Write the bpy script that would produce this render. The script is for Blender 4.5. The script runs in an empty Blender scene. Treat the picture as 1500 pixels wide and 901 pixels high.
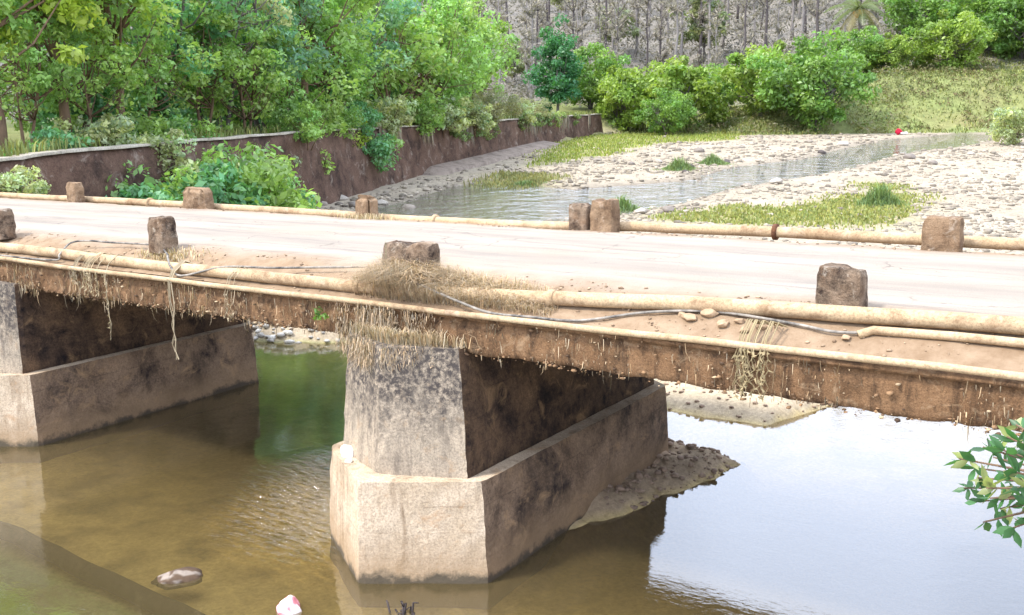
import bpy, math, random
import numpy as np
from mathutils import Vector, Matrix

sc = bpy.context.scene
COL = sc.collection
RND = random.Random(7)
NPR = np.random.default_rng(11)

# ------------------------------------------------------------------ camera
CX, CY, CZ = 6.5428, -8.858, 5.5
YAW, PITCH, ROLL, FPX = 0.6058, 0.1914, -0.0199, 1453.7
Fv = Vector((-math.sin(YAW)*math.cos(PITCH), math.cos(YAW)*math.cos(PITCH), -math.sin(PITCH)))
Rv = Vector((math.cos(YAW), math.sin(YAW), 0)); Uv = Rv.cross(Fv)
R2 = Rv*math.cos(ROLL)+Uv*math.sin(ROLL); U2 = -Rv*math.sin(ROLL)+Uv*math.cos(ROLL)
cam = bpy.data.cameras.new('camera'); camo = bpy.data.objects.new('camera', cam); COL.objects.link(camo)
cam.sensor_width = 36; cam.lens = FPX/1500*36; cam.clip_start = .05; cam.clip_end = 3000
M3 = Matrix((R2, U2, -Fv)).transposed()
camo.matrix_world = Matrix.Translation((CX, CY, CZ)) @ M3.to_4x4()
sc.camera = camo

# ------------------------------------------------------------------ sky, sun, exposure
SUN_DIR = Vector((-.50, -.62, 0)).normalized(); SUN_EL = math.radians(56)
w = bpy.data.worlds.new('World'); sc.world = w; w.use_nodes = True
nt = w.node_tree; bg = nt.nodes['Background']
sky = nt.nodes.new('ShaderNodeTexSky'); sky.sky_type = 'NISHITA'; sky.sun_disc = False
sky.sun_elevation = SUN_EL; sky.sun_rotation = math.atan2(SUN_DIR.x, SUN_DIR.y)
sky.air_density = 1.0; sky.dust_density = 4.0; sky.ozone_density = 1.0
# thin bright cloud over most of the sky
tcw = nt.nodes.new('ShaderNodeTexCoord'); nzw = nt.nodes.new('ShaderNodeTexNoise'); nzw.inputs['Scale'].default_value = 2.2; nzw.inputs['Detail'].default_value = 6
rpw = nt.nodes.new('ShaderNodeValToRGB'); rpw.color_ramp.elements[0].position = .30; rpw.color_ramp.elements[1].position = .62
rpw.color_ramp.elements[0].color = (.62, .62, .62, 1); rpw.color_ramp.elements[1].color = (.95, .95, .95, 1)
mxw = nt.nodes.new('ShaderNodeMix'); mxw.data_type = 'RGBA'; mxw.inputs[7].default_value = (9.1, 10.2, 12.6, 1)
nt.links.new(tcw.outputs['Generated'], nzw.inputs['Vector']); nt.links.new(nzw.outputs[0], rpw.inputs[0]); nt.links.new(rpw.outputs[0], mxw.inputs[0])
nt.links.new(sky.outputs[0], mxw.inputs[6]); nt.links.new(mxw.outputs[2], bg.inputs[0]); bg.inputs[1].default_value = .15
sun = bpy.data.lights.new('sun', 'SUN'); sun.energy = 2.4; sun.angle = math.radians(7); sun.color = (1, .95, .86)
suno = bpy.data.objects.new('sun', sun); COL.objects.link(suno); suno.location = (-10, -20, 30)
sv = Vector((SUN_DIR.x*math.cos(SUN_EL), SUN_DIR.y*math.cos(SUN_EL), math.sin(SUN_EL)))
suno.rotation_euler = sv.to_track_quat('Z', 'Y').to_euler()
sc.view_settings.view_transform = 'Standard'; sc.view_settings.look = 'None'
sc.view_settings.gamma = 1; sc.view_settings.use_curve_mapping = False
sc.view_settings.exposure = 1.18
sc.cycles.max_bounces = 6; sc.cycles.diffuse_bounces = 3; sc.cycles.glossy_bounces = 3; sc.cycles.transmission_bounces = 3; sc.cycles.transparent_max_bounces = 8

# ------------------------------------------------------------------ helpers
def smooth(a, b, x):
    t = np.clip((np.asarray(x, float)-a)/(b-a), 0, 1); return t*t*(3-2*t)
def _h(ix, iy, seed):
    n = (ix.astype(np.int64)*374761393 + iy.astype(np.int64)*668265263 + seed*982451653) & 0x7fffffff
    n = ((n ^ (n >> 13))*1274126177) & 0x7fffffff
    return ((n ^ (n >> 16)) & 0xffff)/65535.0
def vnoise(x, y, seed=0):
    x = np.asarray(x, float); y = np.asarray(y, float)
    ix = np.floor(x); iy = np.floor(y); fx = x-ix; fy = y-iy
    fx = fx*fx*(3-2*fx); fy = fy*fy*(3-2*fy)
    a = _h(ix, iy, seed); b = _h(ix+1, iy, seed); c = _h(ix, iy+1, seed); d = _h(ix+1, iy+1, seed)
    return (a*(1-fx)+b*fx)*(1-fy)+(c*(1-fx)+d*fx)*fy
def fbm(x, y, seed=0, o=4):
    s = 0; a = .5; f = 1
    for i in range(o):
        s = s+a*(vnoise(np.asarray(x)*f, np.asarray(y)*f, seed+i*17)-.5)*2; a *= .5; f *= 2.03
    return s
def sdf(px, py, poly):
    px = np.asarray(px, float); py = np.asarray(py, float)
    d = np.full(px.shape, 1e18); inside = np.zeros(px.shape, bool); n = len(poly)
    for i in range(n):
        ax, ay = poly[i]; bx_, by_ = poly[(i+1) % n]
        ex, ey = bx_-ax, by_-ay
        t = np.clip(((px-ax)*ex+(py-ay)*ey)/(ex*ex+ey*ey+1e-12), 0, 1)
        d = np.minimum(d, (px-ax-ex*t)**2+(py-ay-ey*t)**2)
        c = ((ay > py) != (by_ > py)); den = ey if abs(ey) > 1e-12 else 1e-12
        inside ^= c & (px < ex*(py-ay)/den+ax)
    d = np.sqrt(d); return np.where(inside, -d, d)

def mesh_np(name, V, F, cols=None, smooth_sh=False):
    """V (n,3), F list of arrays with constant width (or one array), cols (n,3) linear rgb per vertex."""
    V = np.asarray(V, np.float32); Fs = F if isinstance(F, list) else [F]
    Fs = [np.asarray(f, np.int32) for f in Fs if len(f)]
    me = bpy.data.meshes.new(name); me.vertices.add(len(V)); me.vertices.foreach_set('co', V.ravel())
    nl = sum(f.size for f in Fs); npoly = sum(len(f) for f in Fs)
    me.loops.add(nl); me.polygons.add(npoly)
    me.loops.foreach_set('vertex_index', np.concatenate([f.ravel() for f in Fs]))
    tot = np.concatenate([np.full(len(f), f.shape[1], np.int32) for f in Fs])
    me.polygons.foreach_set('loop_start', np.concatenate([[0], np.cumsum(tot)[:-1]]).astype(np.int32))
    me.polygons.foreach_set('loop_total', tot)
    if smooth_sh: me.polygons.foreach_set('use_smooth', np.ones(npoly, bool))
    me.update(calc_edges=True)
    if cols is not None:
        ca = me.color_attributes.new('tint', 'FLOAT_COLOR', 'POINT')
        c4 = np.ones((len(V), 4), np.float32); c4[:, :3] = cols; ca.data.foreach_set('color', c4.ravel())
    return me

def tag(o, label=None, cat=None, group=None, kind=None):
    if label: o['label'] = label
    if cat: o['category'] = cat
    if group: o['group'] = group
    if kind: o['kind'] = kind
    return o
def obj(name, me, mat=None, parent=None, loc=None):
    o = bpy.data.objects.new(name, me); COL.objects.link(o)
    if mat is not None and me is not None and not me.materials: me.materials.append(mat)
    if parent is not None: o.parent = parent
    if loc is not None: o.location = loc
    return o
def empty(name, loc=(0, 0, 0), rz=0, s=1):
    o = bpy.data.objects.new(name, None); COL.objects.link(o); o.location = loc; o.rotation_euler = (0, 0, rz)
    o.scale = (s, s, s); o.empty_display_size = .2; return o

class MB:
    def __init__(s): s.V = []; s.F3 = []; s.F4 = []; s.C = []
    def add(s, V, F4=(), F3=(), c=None):
        o = len(s.V); s.V += [tuple(v) for v in V]; s.F4 += [tuple(i+o for i in f) for f in F4]
        s.F3 += [tuple(i+o for i in f) for f in F3]; s.C += [c or (1, 1, 1)]*len(V)
    def tube(s, pts, rad, n=7, c=None, cap=True):
        pts = [Vector(p) for p in pts]; m = len(pts)
        if not hasattr(rad, '__len__'): rad = [rad]*m
        V = []; up = None
        for i, p in enumerate(pts):
            t = (pts[min(i+1, m-1)]-pts[max(i-1, 0)]).normalized()
            if up is None:
                up = Vector((0, 0, 1)) if abs(t.z) < .9 else Vector((1, 0, 0))
            a = t.cross(up).normalized(); b = a.cross(t).normalized(); up = b
            for k in range(n):
                th = 2*math.pi*k/n; V.append(p+(a*math.cos(th)+b*math.sin(th))*rad[i])
        F = [(i*n+k, i*n+(k+1) % n, (i+1)*n+(k+1) % n, (i+1)*n+k) for i in range(m-1) for k in range(n)]
        F3 = []
        if cap:
            V.append(pts[0]); V.append(pts[-1]); q = m*n
            F3 = [(q, (k+1) % n, k) for k in range(n)]+[(q+1, (m-1)*n+k, (m-1)*n+(k+1) % n) for k in range(n)]
        s.add(V, F, F3, c)
    def mesh(s, name, smooth_sh=False, cols=False):
        return mesh_np(name, np.array(s.V), [np.array(f) for f in (s.F3, s.F4) if len(f)], np.array(s.C) if cols else None, smooth_sh)

# ------------------------------------------------------------------ materials
class N:
    """tiny node-graph builder"""
    def __init__(s, name):
        s.m = bpy.data.materials.new(name); s.m.use_nodes = True; s.t = s.m.node_tree
        s.b = s.t.nodes['Principled BSDF']; s.out = s.t.nodes['Material Output']
    def n(s, ty, **kw):
        x = s.t.nodes.new('ShaderNode'+ty)
        for k, v in kw.items(): setattr(x, k, v)
        return x
    def l(s, a, b): s.t.links.new(a, b)
    def pos(s, sc_=(1, 1, 1), objc=False):
        g = s.n('NewGeometry') if not objc else s.n('TexCoord'); mp = s.n('Mapping'); mp.inputs['Scale'].default_value = sc_
        s.l(g.outputs['Position'] if not objc else g.outputs['Object'], mp.inputs[0]); return mp.outputs[0]
    def noise(s, v, scale, detail=6, rough=.6, dist=0):
        x = s.n('TexNoise'); x.inputs['Scale'].default_value = scale; x.inputs['Detail'].default_value = detail
        x.inputs['Roughness'].default_value = rough; x.inputs['Distortion'].default_value = dist
        s.l(v, x.inputs['Vector']); return x.outputs[0]
    def ramp(s, f, stops):
        r = s.n('ValToRGB'); e = r.color_ramp.elements
        while len(e) < len(stops): e.new(.5)
        for el, (p, c) in zip(e, stops):
            el.position = p; el.color = (*c, 1) if hasattr(c, '__len__') else (c, c, c, 1)
        s.l(f, r.inputs[0]); return r.outputs[0]
    def mix(s, f, a, b, mode='MIX'):
        x = s.n('Mix', data_type='RGBA', blend_type=mode)
        for sock, v in ((x.inputs[0], f), (x.inputs[6], a), (x.inputs[7], b)):
            if hasattr(v, 'links') or hasattr(v, 'is_linked'): s.l(v, sock)
            elif hasattr(v, '__len__'): sock.default_value = (*v, 1)
            else: sock.default_value = v
        return x.outputs[2]
    def math(s, op, a, b=0.):
        x = s.n('Math', operation=op)
        for sock, v in ((x.inputs[0], a), (x.inputs[1], b)):
            if hasattr(v, 'is_linked'): s.l(v, sock)
            else: sock.default_value = v
        return x.outputs[0]
    def tint(s):
        a = s.n('Attribute', attribute_name='tint'); return a.outputs['Color']
    def bump(s, h, strength=.5, dist=.02):
        b = s.n('Bump'); b.inputs['Strength'].default_value = strength; b.inputs['Distance'].default_value = dist
        s.l(h, b.inputs['Height']); s.l(b.outputs[0], s.b.inputs['Normal'])
    def fin(s, col, rough=.9, spec=.2):
        if hasattr(col, 'is_linked'): s.l(col, s.b.inputs['Base Color'])
        else: s.b.inputs['Base Color'].default_value = (*col, 1)
        s.b.inputs['Roughness'].default_value = rough; s.b.inputs['Specular IOR Level'].default_value = spec
        return s.m

def concrete(name, light, mid, dark, amount=.5, streak=True, algae_mirror_tint=None, scale=1.0, bump=.5, wet=None):
    g = N(name); v = g.pos()
    base = g.mix(g.ramp(g.noise(v, 2.2*scale, 8, .65), [(.3, 0.), (.7, 1.)]), light, mid)
    fine = g.ramp(g.noise(v, 38*scale, 5, .75), [(.28, .3), (.58, 1.08)])
    base = g.mix(.75, base, fine, 'MULTIPLY')
    base = g.mix(g.ramp(g.noise(v, 90*scale, 2, .6), [(.60, 0.), (.70, .6)]), base, dark)
    vs = g.pos((3.2, 3.2, .45)) if streak else v
    st = g.noise(vs, 1.4*scale, 8, .7, .6)
    sp = g.noise(v, 5.5*scale, 8, .72)
    f = g.math('MULTIPLY', g.ramp(st, [(.62-.3*amount, 0.), (.78-.25*amount, 1.)]), g.ramp(sp, [(.33, .25), (.62, 1.)]))
    c = g.mix(f, base, dark)
    if algae_mirror_tint:
        c = g.mix(g.ramp(g.noise(v, 3.1*scale, 7, .7, 1.), [(.56, 0.), (.72, .8)]), c, algae_mirror_tint)
    if wet:   # tide line: dark slime close to the water, brown silt above it
        sp_ = g.n('SeparateXYZ'); g.l(v, sp_.inputs[0]); hz = g.math('ADD', sp_.outputs[2], g.math('MULTIPLY', g.math('SUBTRACT', g.noise(v, 2.6, 7, .7), .5), .5))
        fz = g.math('FRACT', g.math('MULTIPLY', g.math('ADD', sp_.outputs[2], g.math('MULTIPLY', g.noise(v, 6, 3), .03)), 3.1))
        c = g.mix(g.math('MULTIPLY', g.ramp(fz, [(.0, .5), (.06, 0.)]), g.ramp(g.noise(v, 3, 4), [(.4, 0.), (.6, 1.)])), c, dark)
        c = g.mix(g.ramp(hz, [(.12, .75), (.62, 0.)]), c, wet[0]); c = g.mix(g.ramp(hz, [(.03, .9), (.12, 0.)]), c, wet[1])
    g.bump(g.noise(v, 26*scale, 8, .75), bump, .025)
    return g.fin(c, .92, .15)

MAT = {}
MAT['pier'] = concrete('pier concrete', (.56, .445, .325), (.40, .305, .205), (.16, .105, .06), .42, True, (.36, .215, .11), wet=((.27, .18, .10), (.06, .05, .035)))
MAT['side'] = concrete('rough shade toned side concrete', (.20, .12, .068), (.075, .047, .032), (.012, .009, .01), .8, False, (.26, .16, .085), .75, 1., wet=((.20, .13, .075), (.05, .04, .03)))  # rough brown shaft sides, taken darker to paint shade under the deck
def mat_shaft():
    m = concrete('pier shaft concrete', (.43, .345, .25), (.31, .255, .19), (.10, .08, .065), .5, True, (.30, .20, .115))
    g = N.__new__(N); g.m = m; g.t = m.node_tree; g.b = g.t.nodes['Principled BSDF']; g.out = g.t.nodes['Material Output']
    src = g.b.inputs['Base Color'].links[0].from_socket; v = g.pos()
    # black mould creeping down from the drip edge in uneven tongues
    sp_ = g.n('SeparateXYZ'); g.l(v, sp_.inputs[0])
    hz = g.math('ADD', g.math('MULTIPLY', sp_.outputs[2], .55), g.math('MULTIPLY', g.noise(g.pos((2.2, 2.2, 1.)), 2.4, 9, .75), 1.1))
    f = g.math('MULTIPLY', g.ramp(g.math('SUBTRACT', hz, 1.2), [(.20, 0.), (.58, 1.)]), g.ramp(g.noise(v, 15, 6, .75), [(.38, .1), (.56, 1.)]))
    c = g.mix(f, src, (.06, .05, .045)); g.l(c, g.b.inputs['Base Color']); return m
MAT['shaft'] = mat_shaft()
MAT['sidebase'] = concrete('shade toned footing concrete', (.31, .21, .14), (.18, .118, .076), (.03, .022, .02), .64, False, (.37, .235, .13), .75, 1., wet=((.23, .15, .085), (.05, .04, .03)))  # brown footing sides, part of the deck's shade painted into the tone
MAT['fascia'] = concrete('stained fascia concrete', (.27, .155, .08), (.17, .092, .046), (.03, .018, .012), .62, True, (.36, .25, .15), 1.5, 1.)
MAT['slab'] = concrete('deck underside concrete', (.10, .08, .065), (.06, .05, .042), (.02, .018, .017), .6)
MAT['post'] = concrete('weathered post concrete', (.40, .30, .21), (.20, .12, .07), (.025, .016, .013), .78, False, (.50, .43, .34), 1.9, 1.)
MAT['postpale'] = concrete('dusty post concrete', (.36, .25, .155), (.25, .155, .09), (.06, .034, .02), .62, False, (.40, .32, .24), 1.9, 1.)
MAT['wall'] = concrete('mouldy river wall masonry', (.17, .105, .075), (.085, .05, .036), (.022, .014, .012), .55, False, (.30, .245, .20), .42, 1.)
MAT['coping'] = concrete('wall coping concrete', (.44, .40, .33), (.30, .26, .2), (.08, .065, .045), .42, False, (.16, .16, .06), .5)
MAT['pipe'] = concrete('dusty painted pipe', (.50, .375, .235), (.40, .28, .16), (.15, .085, .045), .52, False, (.46, .36, .26), 1.0, .12)
MAT['rust'] = concrete('rusty iron', (.2, .09, .045), (.13, .06, .035), (.04, .02, .015), .6, False, None, 6)

def mat_road():
    g = N('worn dusty road'); v = g.pos()
    sep = g.n('SeparateXYZ'); g.l(v, sep.inputs[0])
    a = g.mix(g.ramp(g.noise(g.pos((.35, 1.6, 1)), 1.3, 8, .65), [(.35, 0.), (.68, 1.)]), (.35, .30, .245), (.275, .235, .19))
    a = g.mix(g.ramp(g.noise(g.pos((.12, 1.2, 1)), 2.8, 9, .7, .4), [(.52, 0.), (.66, .7)]), a, (.17, .15, .135))
    a = g.mix(g.ramp(g.noise(g.pos((.5, .5, 1)), .9, 7, .7, .6), [(.5, 0.), (.72, .55)]), a, (.30, .235, .175))
    a = g.mix(.35, a, g.ramp(g.noise(v, 60, 3, .7), [(.3, .5), (.6, 1.)]), 'MULTIPLY')
    for yt in (2.45, 4.35):   # polished wheel tracks
        tr_ = g.math('ABSOLUTE', g.math('SUBTRACT', g.math('ADD', sep.outputs[1], g.math('MULTIPLY', g.noise(g.pos((.25, 0, 0)), 1., 3), .5)), yt+.25))
        a = g.mix(g.math('MULTIPLY', g.ramp(tr_, [(.1, .8), (.55, 0.)]), g.ramp(g.noise(g.pos((.3, 2, 1)), 1.6, 6, .7), [(.3, .2), (.65, 1.)])), a, (.215, .185, .155))
    vo = g.n('TexVoronoi', feature='DISTANCE_TO_EDGE'); vo.inputs['Scale'].default_value = .55
    wv = g.n('VectorMath', operation='ADD'); nzv = g.n('TexNoise'); nzv.inputs['Scale'].default_value = 1.7; nzv.inputs['Detail'].default_value = 6; g.l(v, nzv.inputs['Vector']); g.l(v, wv.inputs[0]); g.l(nzv.outputs['Color'], wv.inputs[1]); g.l(wv.outputs[0], vo.inputs['Vector'])
    a = g.mix(g.math('MULTIPLY', g.ramp(vo.outputs['Distance'], [(.003, .5), (.012, 0.)]), g.ramp(g.noise(v, .6, 4), [(.45, 0.), (.6, 1.)])), a, (.07, .06, .052))
    edge = g.math('ABSOLUTE', g.math('SUBTRACT', sep.outputs[1], 3.42))
    edge = g.math('ADD', edge, g.math('MULTIPLY', g.noise(v, 1.1, 7, .65), .9))
    f = g.ramp(g.math('MULTIPLY', edge, .3), [(.70, 0.), (.90, 1.)])
    dirt = g.mix(g.ramp(g.noise(v, 3.5, 8, .7), [(.3, 0.), (.7, 1.)]), (.30, .215, .14), (.185, .12, .07))
    a = g.mix(f, a, dirt)
    g.bump(g.noise(v, 30, 7, .7), .6, .03)
    return g.fin(a, .95, .1)
MAT['road'] = mat_road()

def mat_ground():
    g = N('river bed and bank ground'); v = g.pos()
    c = g.tint()
    c = g.mix(.75, c, g.ramp(g.noise(v, 1.9, 8, .7), [(.25, .45), (.7, 1.25)]), 'MULTIPLY')
    c = g.mix(.5, c, g.ramp(g.noise(v, 14, 6, .75), [(.3, .4), (.6, 1.2)]), 'MULTIPLY')
    g.bump(g.noise(v, 8, 9, .75), .7, .06)
    return g.fin(c, .95, .15)
MAT['ground'] = mat_ground()

def mat_tint(name, rough=.85, spec=.2, trans=0., var=.35, vs=9.):
    g = N(name); c = g.tint()
    c = g.mix(var, c, g.ramp(g.noise(g.pos(), vs, 5, .7), [(.25, .4), (.7, 1.3)]), 'MULTIPLY')
    m = g.fin(c, rough, spec)
    if trans:
        tr = g.n('BsdfTranslucent'); mx = g.n('MixShader'); mx.inputs[0].default_value = trans
        cc = g.mix(1., c, (1.15, 1.25, .55), 'MULTIPLY'); g.l(cc, tr.inputs[0])
        g.l(g.b.outputs[0], mx.inputs[1]); g.l(tr.outputs[0], mx.inputs[2]); g.l(mx.outputs[0], g.out.inputs[0])
    return m
MAT['leaf'] = mat_tint('green foliage', .42, .5, .42, .25)
MAT['grass'] = mat_tint('grass blades', .8, .1, .3, .2)
MAT['dry'] = mat_tint('dry straw stems', .9, .1, .15, .2)
MAT['stone'] = mat_tint('river stone', .9, .15, 0, .55, 12.)
MAT['rock'] = mat_tint('pale rock', .9, .15, 0, .6, 18.)
def mat_bark(name, a, b):
    g = N(name); c = g.mix(g.ramp(g.noise(g.pos((6, 6, 1.2)), 1.6, 7, .7), [(.3, 0.), (.7, 1.)]), a, b)
    g.bump(g.noise(g.pos((8, 8, 1.5)), 2, 6, .7), .6, .03); return g.fin(c, .95, .1)
MAT['bark'] = mat_bark('brown bark', (.21, .135, .085), (.09, .062, .045))
MAT['greybark'] = mat_bark('grey bark', (.2, .175, .16), (.085, .072, .068))
MAT['darkbark'] = mat_bark('dark bark', (.075, .06, .055), (.035, .028, .028))
MAT['hilldark'] = mat_bark('hazed dark hill bark', (.13, .11, .105), (.07, .06, .058))  # both hill barks are lightened copies, distance haze painted into the colour
MAT['hillgrey'] = mat_bark('hazed grey hill bark', (.30, .27, .25), (.17, .15, .14))
def mat_cable():
    g = N('dusty black cable'); c = g.mix(g.ramp(g.noise(g.pos(), 5, 5, .7), [(.35, 0.), (.65, 1.)]), (.035, .033, .032), (.32, .28, .23))
    return g.fin(c, .7, .3)
MAT['cable'] = mat_cable()

def mat_water(name, ior, bumps, clear=(.93, .86, .68), murk=.09, murkc=(.60, .45, .20), ripple=None):
    g = N(name); v = g.pos()
    h = None
    for sx, sy, sc_, amp in bumps:
        x = g.math('MULTIPLY', g.noise(g.pos((sx, sy, 1)), sc_, 4, .55, .4), amp); h = x if h is None else g.math('ADD', h, x)
    if ripple:
        (rx, ry), rad, amp = ripple
        vm = g.n('VectorMath', operation='DISTANCE'); g.l(v, vm.inputs[0]); vm.inputs[1].default_value = (rx, ry, 0)
        m = g.ramp(g.math('DIVIDE', vm.outputs['Value'], rad), [(.15, 1.), (1., 0.)])
        x = g.math('MULTIPLY', g.math('MULTIPLY', g.noise(g.pos((1.2, 3., 1)), 3.2, 5, .6, .8), amp), m); h = g.math('ADD', h, x)
    b = g.n('Bump'); b.inputs['Strength'].default_value = 1; b.inputs['Distance'].default_value = 1; g.l(h, b.inputs['Height'])
    fr = g.n('Fresnel'); fr.inputs['IOR'].default_value = ior; g.l(b.outputs[0], fr.inputs['Normal'])
    tr = g.n('BsdfTransparent'); tr.inputs[0].default_value = (*clear, 1)
    df = g.n('BsdfDiffuse'); df.inputs[0].default_value = (*murkc, 1)
    m1 = g.n('MixShader'); m1.inputs[0].default_value = murk; g.l(tr.outputs[0], m1.inputs[1]); g.l(df.outputs[0], m1.inputs[2])
    gl = g.n('BsdfGlossy'); gl.inputs['Roughness'].default_value = .015; gl.inputs[0].default_value = (1, 1, 1, 1); g.l(b.outputs[0], gl.inputs['Normal'])
    m2 = g.n('MixShader'); g.l(fr.outputs[0], m2.inputs[0]); g.l(m1.outputs[0], m2.inputs[1]); g.l(gl.outputs[0], m2.inputs[2])
    g.l(m2.outputs[0], g.out.inputs[0]); return g.m
MAT['water'] = mat_water('calm shallow river water', 2.1, [(1, 1, 1.6, .004), (.8, 2.2, 7, .0012), (1, 1, .5, .006)], ripple=((-3.3, 1.2), 2.6, .09))
MAT['stream'] = mat_water('rippled stream water', 2.1, [(1, 1, .8, .22), (1, 1, 2.4, .05)], murk=.3, murkc=(.4, .37, .30))

# ------------------------------------------------------------------ layout: bearings (as seen from the viewpoint) and ground distances
SY, CYW = math.sin(YAW), math.cos(YAW)
def site(u, d):
    s = (u-750)/1475*d
    return (CX+s*CYW-d*SY, CY+s*SY+d*CYW)
def fwd(x, y): return -(np.asarray(x)-CX)*SY+(np.asarray(y)-CY)*CYW
def lat(x, y): return (np.asarray(x)-CX)*CYW+(np.asarray(y)-CY)*SY
ZB_D = [0, 19, 27, 40, 54, 72, 90, 106, 140, 400]; ZB_Z = [0, 0, .45, .75, 1.0, 1.6, 2.3, 2.85, 3.6, 8]
def zbed(d): return np.interp(d, ZB_D, ZB_Z)
def hor(u): return 184-.02*u
def bed_site(u, v):
    """ground distance on the river bed below a given sight line"""
    ds = np.linspace(20, 160, 1401); k = np.argmin(abs((CZ-zbed(ds))/ds-(v-hor(u))/1475)); return site(u, ds[k])

WALL_U = [(-70, 29), (0, 30), (100, 32.5), (200, 36), (330, 43), (450, 52), (600, 68), (700, 80), (790, 96), (885, 118)]
WALL = [site(u, d) for u, d in WALL_U]
WALL_Z = [4.55, 4.6, 4.72, 4.8, 4.85, 4.95, 5.0, 5.1, 5.3, 5.5]
RIGHT = [site(u, d) for u, d in [(960, 116), (1060, 109), (1180, 106), (1320, 105), (1500, 103), (1750, 92), (2100, 70)]]
VALLEY = [(-23.5, -120), (-23.5, 6.9)]+WALL[1:]+RIGHT+[(60, 20), (55, -120)]
STREAM = [bed_site(u, v) for u, v in [(540, 300), (600, 290), (680, 268), (740, 262), (840, 274), (1000, 262), (1060, 245), (1180, 230), (1300, 203), (1420, 193), (1490, 198), (1400, 214),
          (1330, 222), (1260, 242), (1180, 256), (1060, 276), (1000, 294), (930, 308), (850, 322), (700, 330), (560, 326)]]
POOL_EDGE_X = [-23, -16, -12.3, -10, -7, -3, -1.6, -.6, .0, .6, 1.0, 1.7, 2.6, 4, 30]
POOL_EDGE_Y = [6.6, 6.8, 7.1, 7.9, 8.3, 8.0, 6.9, 6.6, 6.8, 6.85, 8.0, 9.6, 14, 17, 18]
MUDBAR = [(-.1, 1.5), (.1, 1.8), (.5, 2.6), (.75, 3.7), (1.0, 4.8), (1.05, 5.5), (.5, 5.75), (-.2, 5.9), (-.6, 6.1), (-1.2, 6.0), (-1.2, 4), (-.6, 1.5)]
GRASSP = [[bed_site(u, v) for u, v in P] for P in (
    [(955, 318), (1060, 305), (1180, 300), (1265, 285), (1300, 268), (1335, 285), (1345, 318), (1300, 335), (1150, 330), (1000, 326)],
    [(780, 245), (810, 215), (870, 197), (960, 196), (1090, 196), (1080, 205), (960, 210), (900, 225)],
    [(712, 271), (735, 254), (800, 256), (800, 268), (760, 274)],
    [(1080, 196), (1200, 188), (1500, 186), (1800, 186), (1800, 170), (1000, 172), (1000, 195)])]

def height(x, y):
    x = np.asarray(x, float); y = np.asarray(y, float)
    d = fwd(x, y); t = sdf(x, y, VALLEY); lt = lat(x, y)
    zb = zbed(d)
    # riverbed upstream of the pool edge
    edge = np.interp(x, POOL_EDGE_X, POOL_EDGE_Y)+.5*fbm(x*.7, y*.7, 5)
    up = smooth(-.15, 1.6, y-edge)
    upz = np.maximum(zb, .12+.25*smooth(0, 5, y-edge))+.10*fbm(x*.5, y*.5, 2)+.05*fbm(x*2, y*2, 3)*smooth(0, 3, y-edge)
    st = sdf(x, y, STREAM)
    upz = upz-.40*smooth(.9, -.9, st)*np.clip(.35+1.5*vnoise(x*.33, y*.33, 25)*.7+.45*smooth(-1.5, -4, st), 0, 1.2)*np.where(y > edge+2, 1, 0)
    pool = -.30+.06*fbm(x*.6, y*.6, 9)+.02*fbm(x*3, y*3, 4)-.55*smooth(-2.05, -2.6, y+.12*fbm(x*.8, y*0, 6))*smooth(1.5, -1.5, x)
    z = pool*(1-up)+upz*up
    mb = sdf(x, y, MUDBAR)+.12*fbm(x*2, y*2, 8)
    z = np.maximum(z, -.35+.52*smooth(.55, -.55, mb)+.14*fbm(x*3, y*3, 12)*smooth(.25, -.25, mb))
    # shrub bank right beside the viewpoint, below the picture
    z = np.maximum(z, -.6+1.3*smooth(2.2, .4, np.hypot(x-7.3, y+4.2)))
    # banks
    wallside = smooth(0, 6, lat(x, y)*0+sdf(x, y, [(-400, -400), (-23.5, -400), (-23.5, 6.9)]+WALL[1:]+[site(930, 150), site(1000, 400), (-900, 600)])*-1)
    twall = smooth(1.2, 2.4, t); topz = np.interp(d, [0, 30, 43, 68, 118, 150], [3.5, 4.4, 4.6, 4.75, 5.2, 6.5])
    topz = topz+.05*np.clip(t-3, 0, 60)+.3*np.clip(t-28, 0, 150)+.5*fbm(x*.12, y*.12, 21)*smooth(3, 12, t)
    zl = z*(1-twall)+topz*twall
    rise = 5.2*smooth(2, 18, t)*smooth(960, 1330, 750+lt/np.maximum(d, 1)*1475)+1.2*smooth(1, 14, t)
    hill = .30*np.clip(t-22, 0, 140)+.08*np.clip(t-162, 0, 400)
    tr = smooth(-.5, 3, t)
    zr = z*(1-tr)+(zb+rise+hill+(.35*fbm(x*.25, y*.25, 31)+1.2*fbm(x*.05, y*.05, 33))*smooth(3, 15, t))*tr
    isleft = (sdf(x, y, [(-900, -900), (-23.5, -900), (-23.5, 6.9)]+WALL[1:]+[site(930, 150), site(1000, 400), (-900, 900)]) < 0)
    z = np.where(t < 0, z, np.where(isleft, zl, zr))
    return z

def gh(x, y): return float(height(np.array([x]), np.array([y]))[0])

def axis(segs):
    out = []
    for a, b, st in segs: out += list(np.arange(a, b, st))
    return np.array(out)
gx = np.concatenate([-np.geomspace(420, 42, 40), axis([(-41, -17, .8), (-17, 8, .16), (8, 24, .5), (24, 60, 1.2)]), np.geomspace(61, 420, 36)])
gy = np.concatenate([-np.geomspace(130, 12, 16), axis([(-11, -4.5, .5), (-4.5, 11, .16), (11, 22, .4), (22, 110, .75)]), np.geomspace(111, 560, 80)])
GX, GY = np.meshgrid(gx, gy); GZ = height(GX, GY)
nx, ny = len(gx), len(gy)
idx = np.arange(nx*ny).reshape(ny, nx)
GF = np.stack([idx[:-1, :-1], idx[:-1, 1:], idx[1:, 1:], idx[1:, :-1]], -1).reshape(-1, 4)
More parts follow.
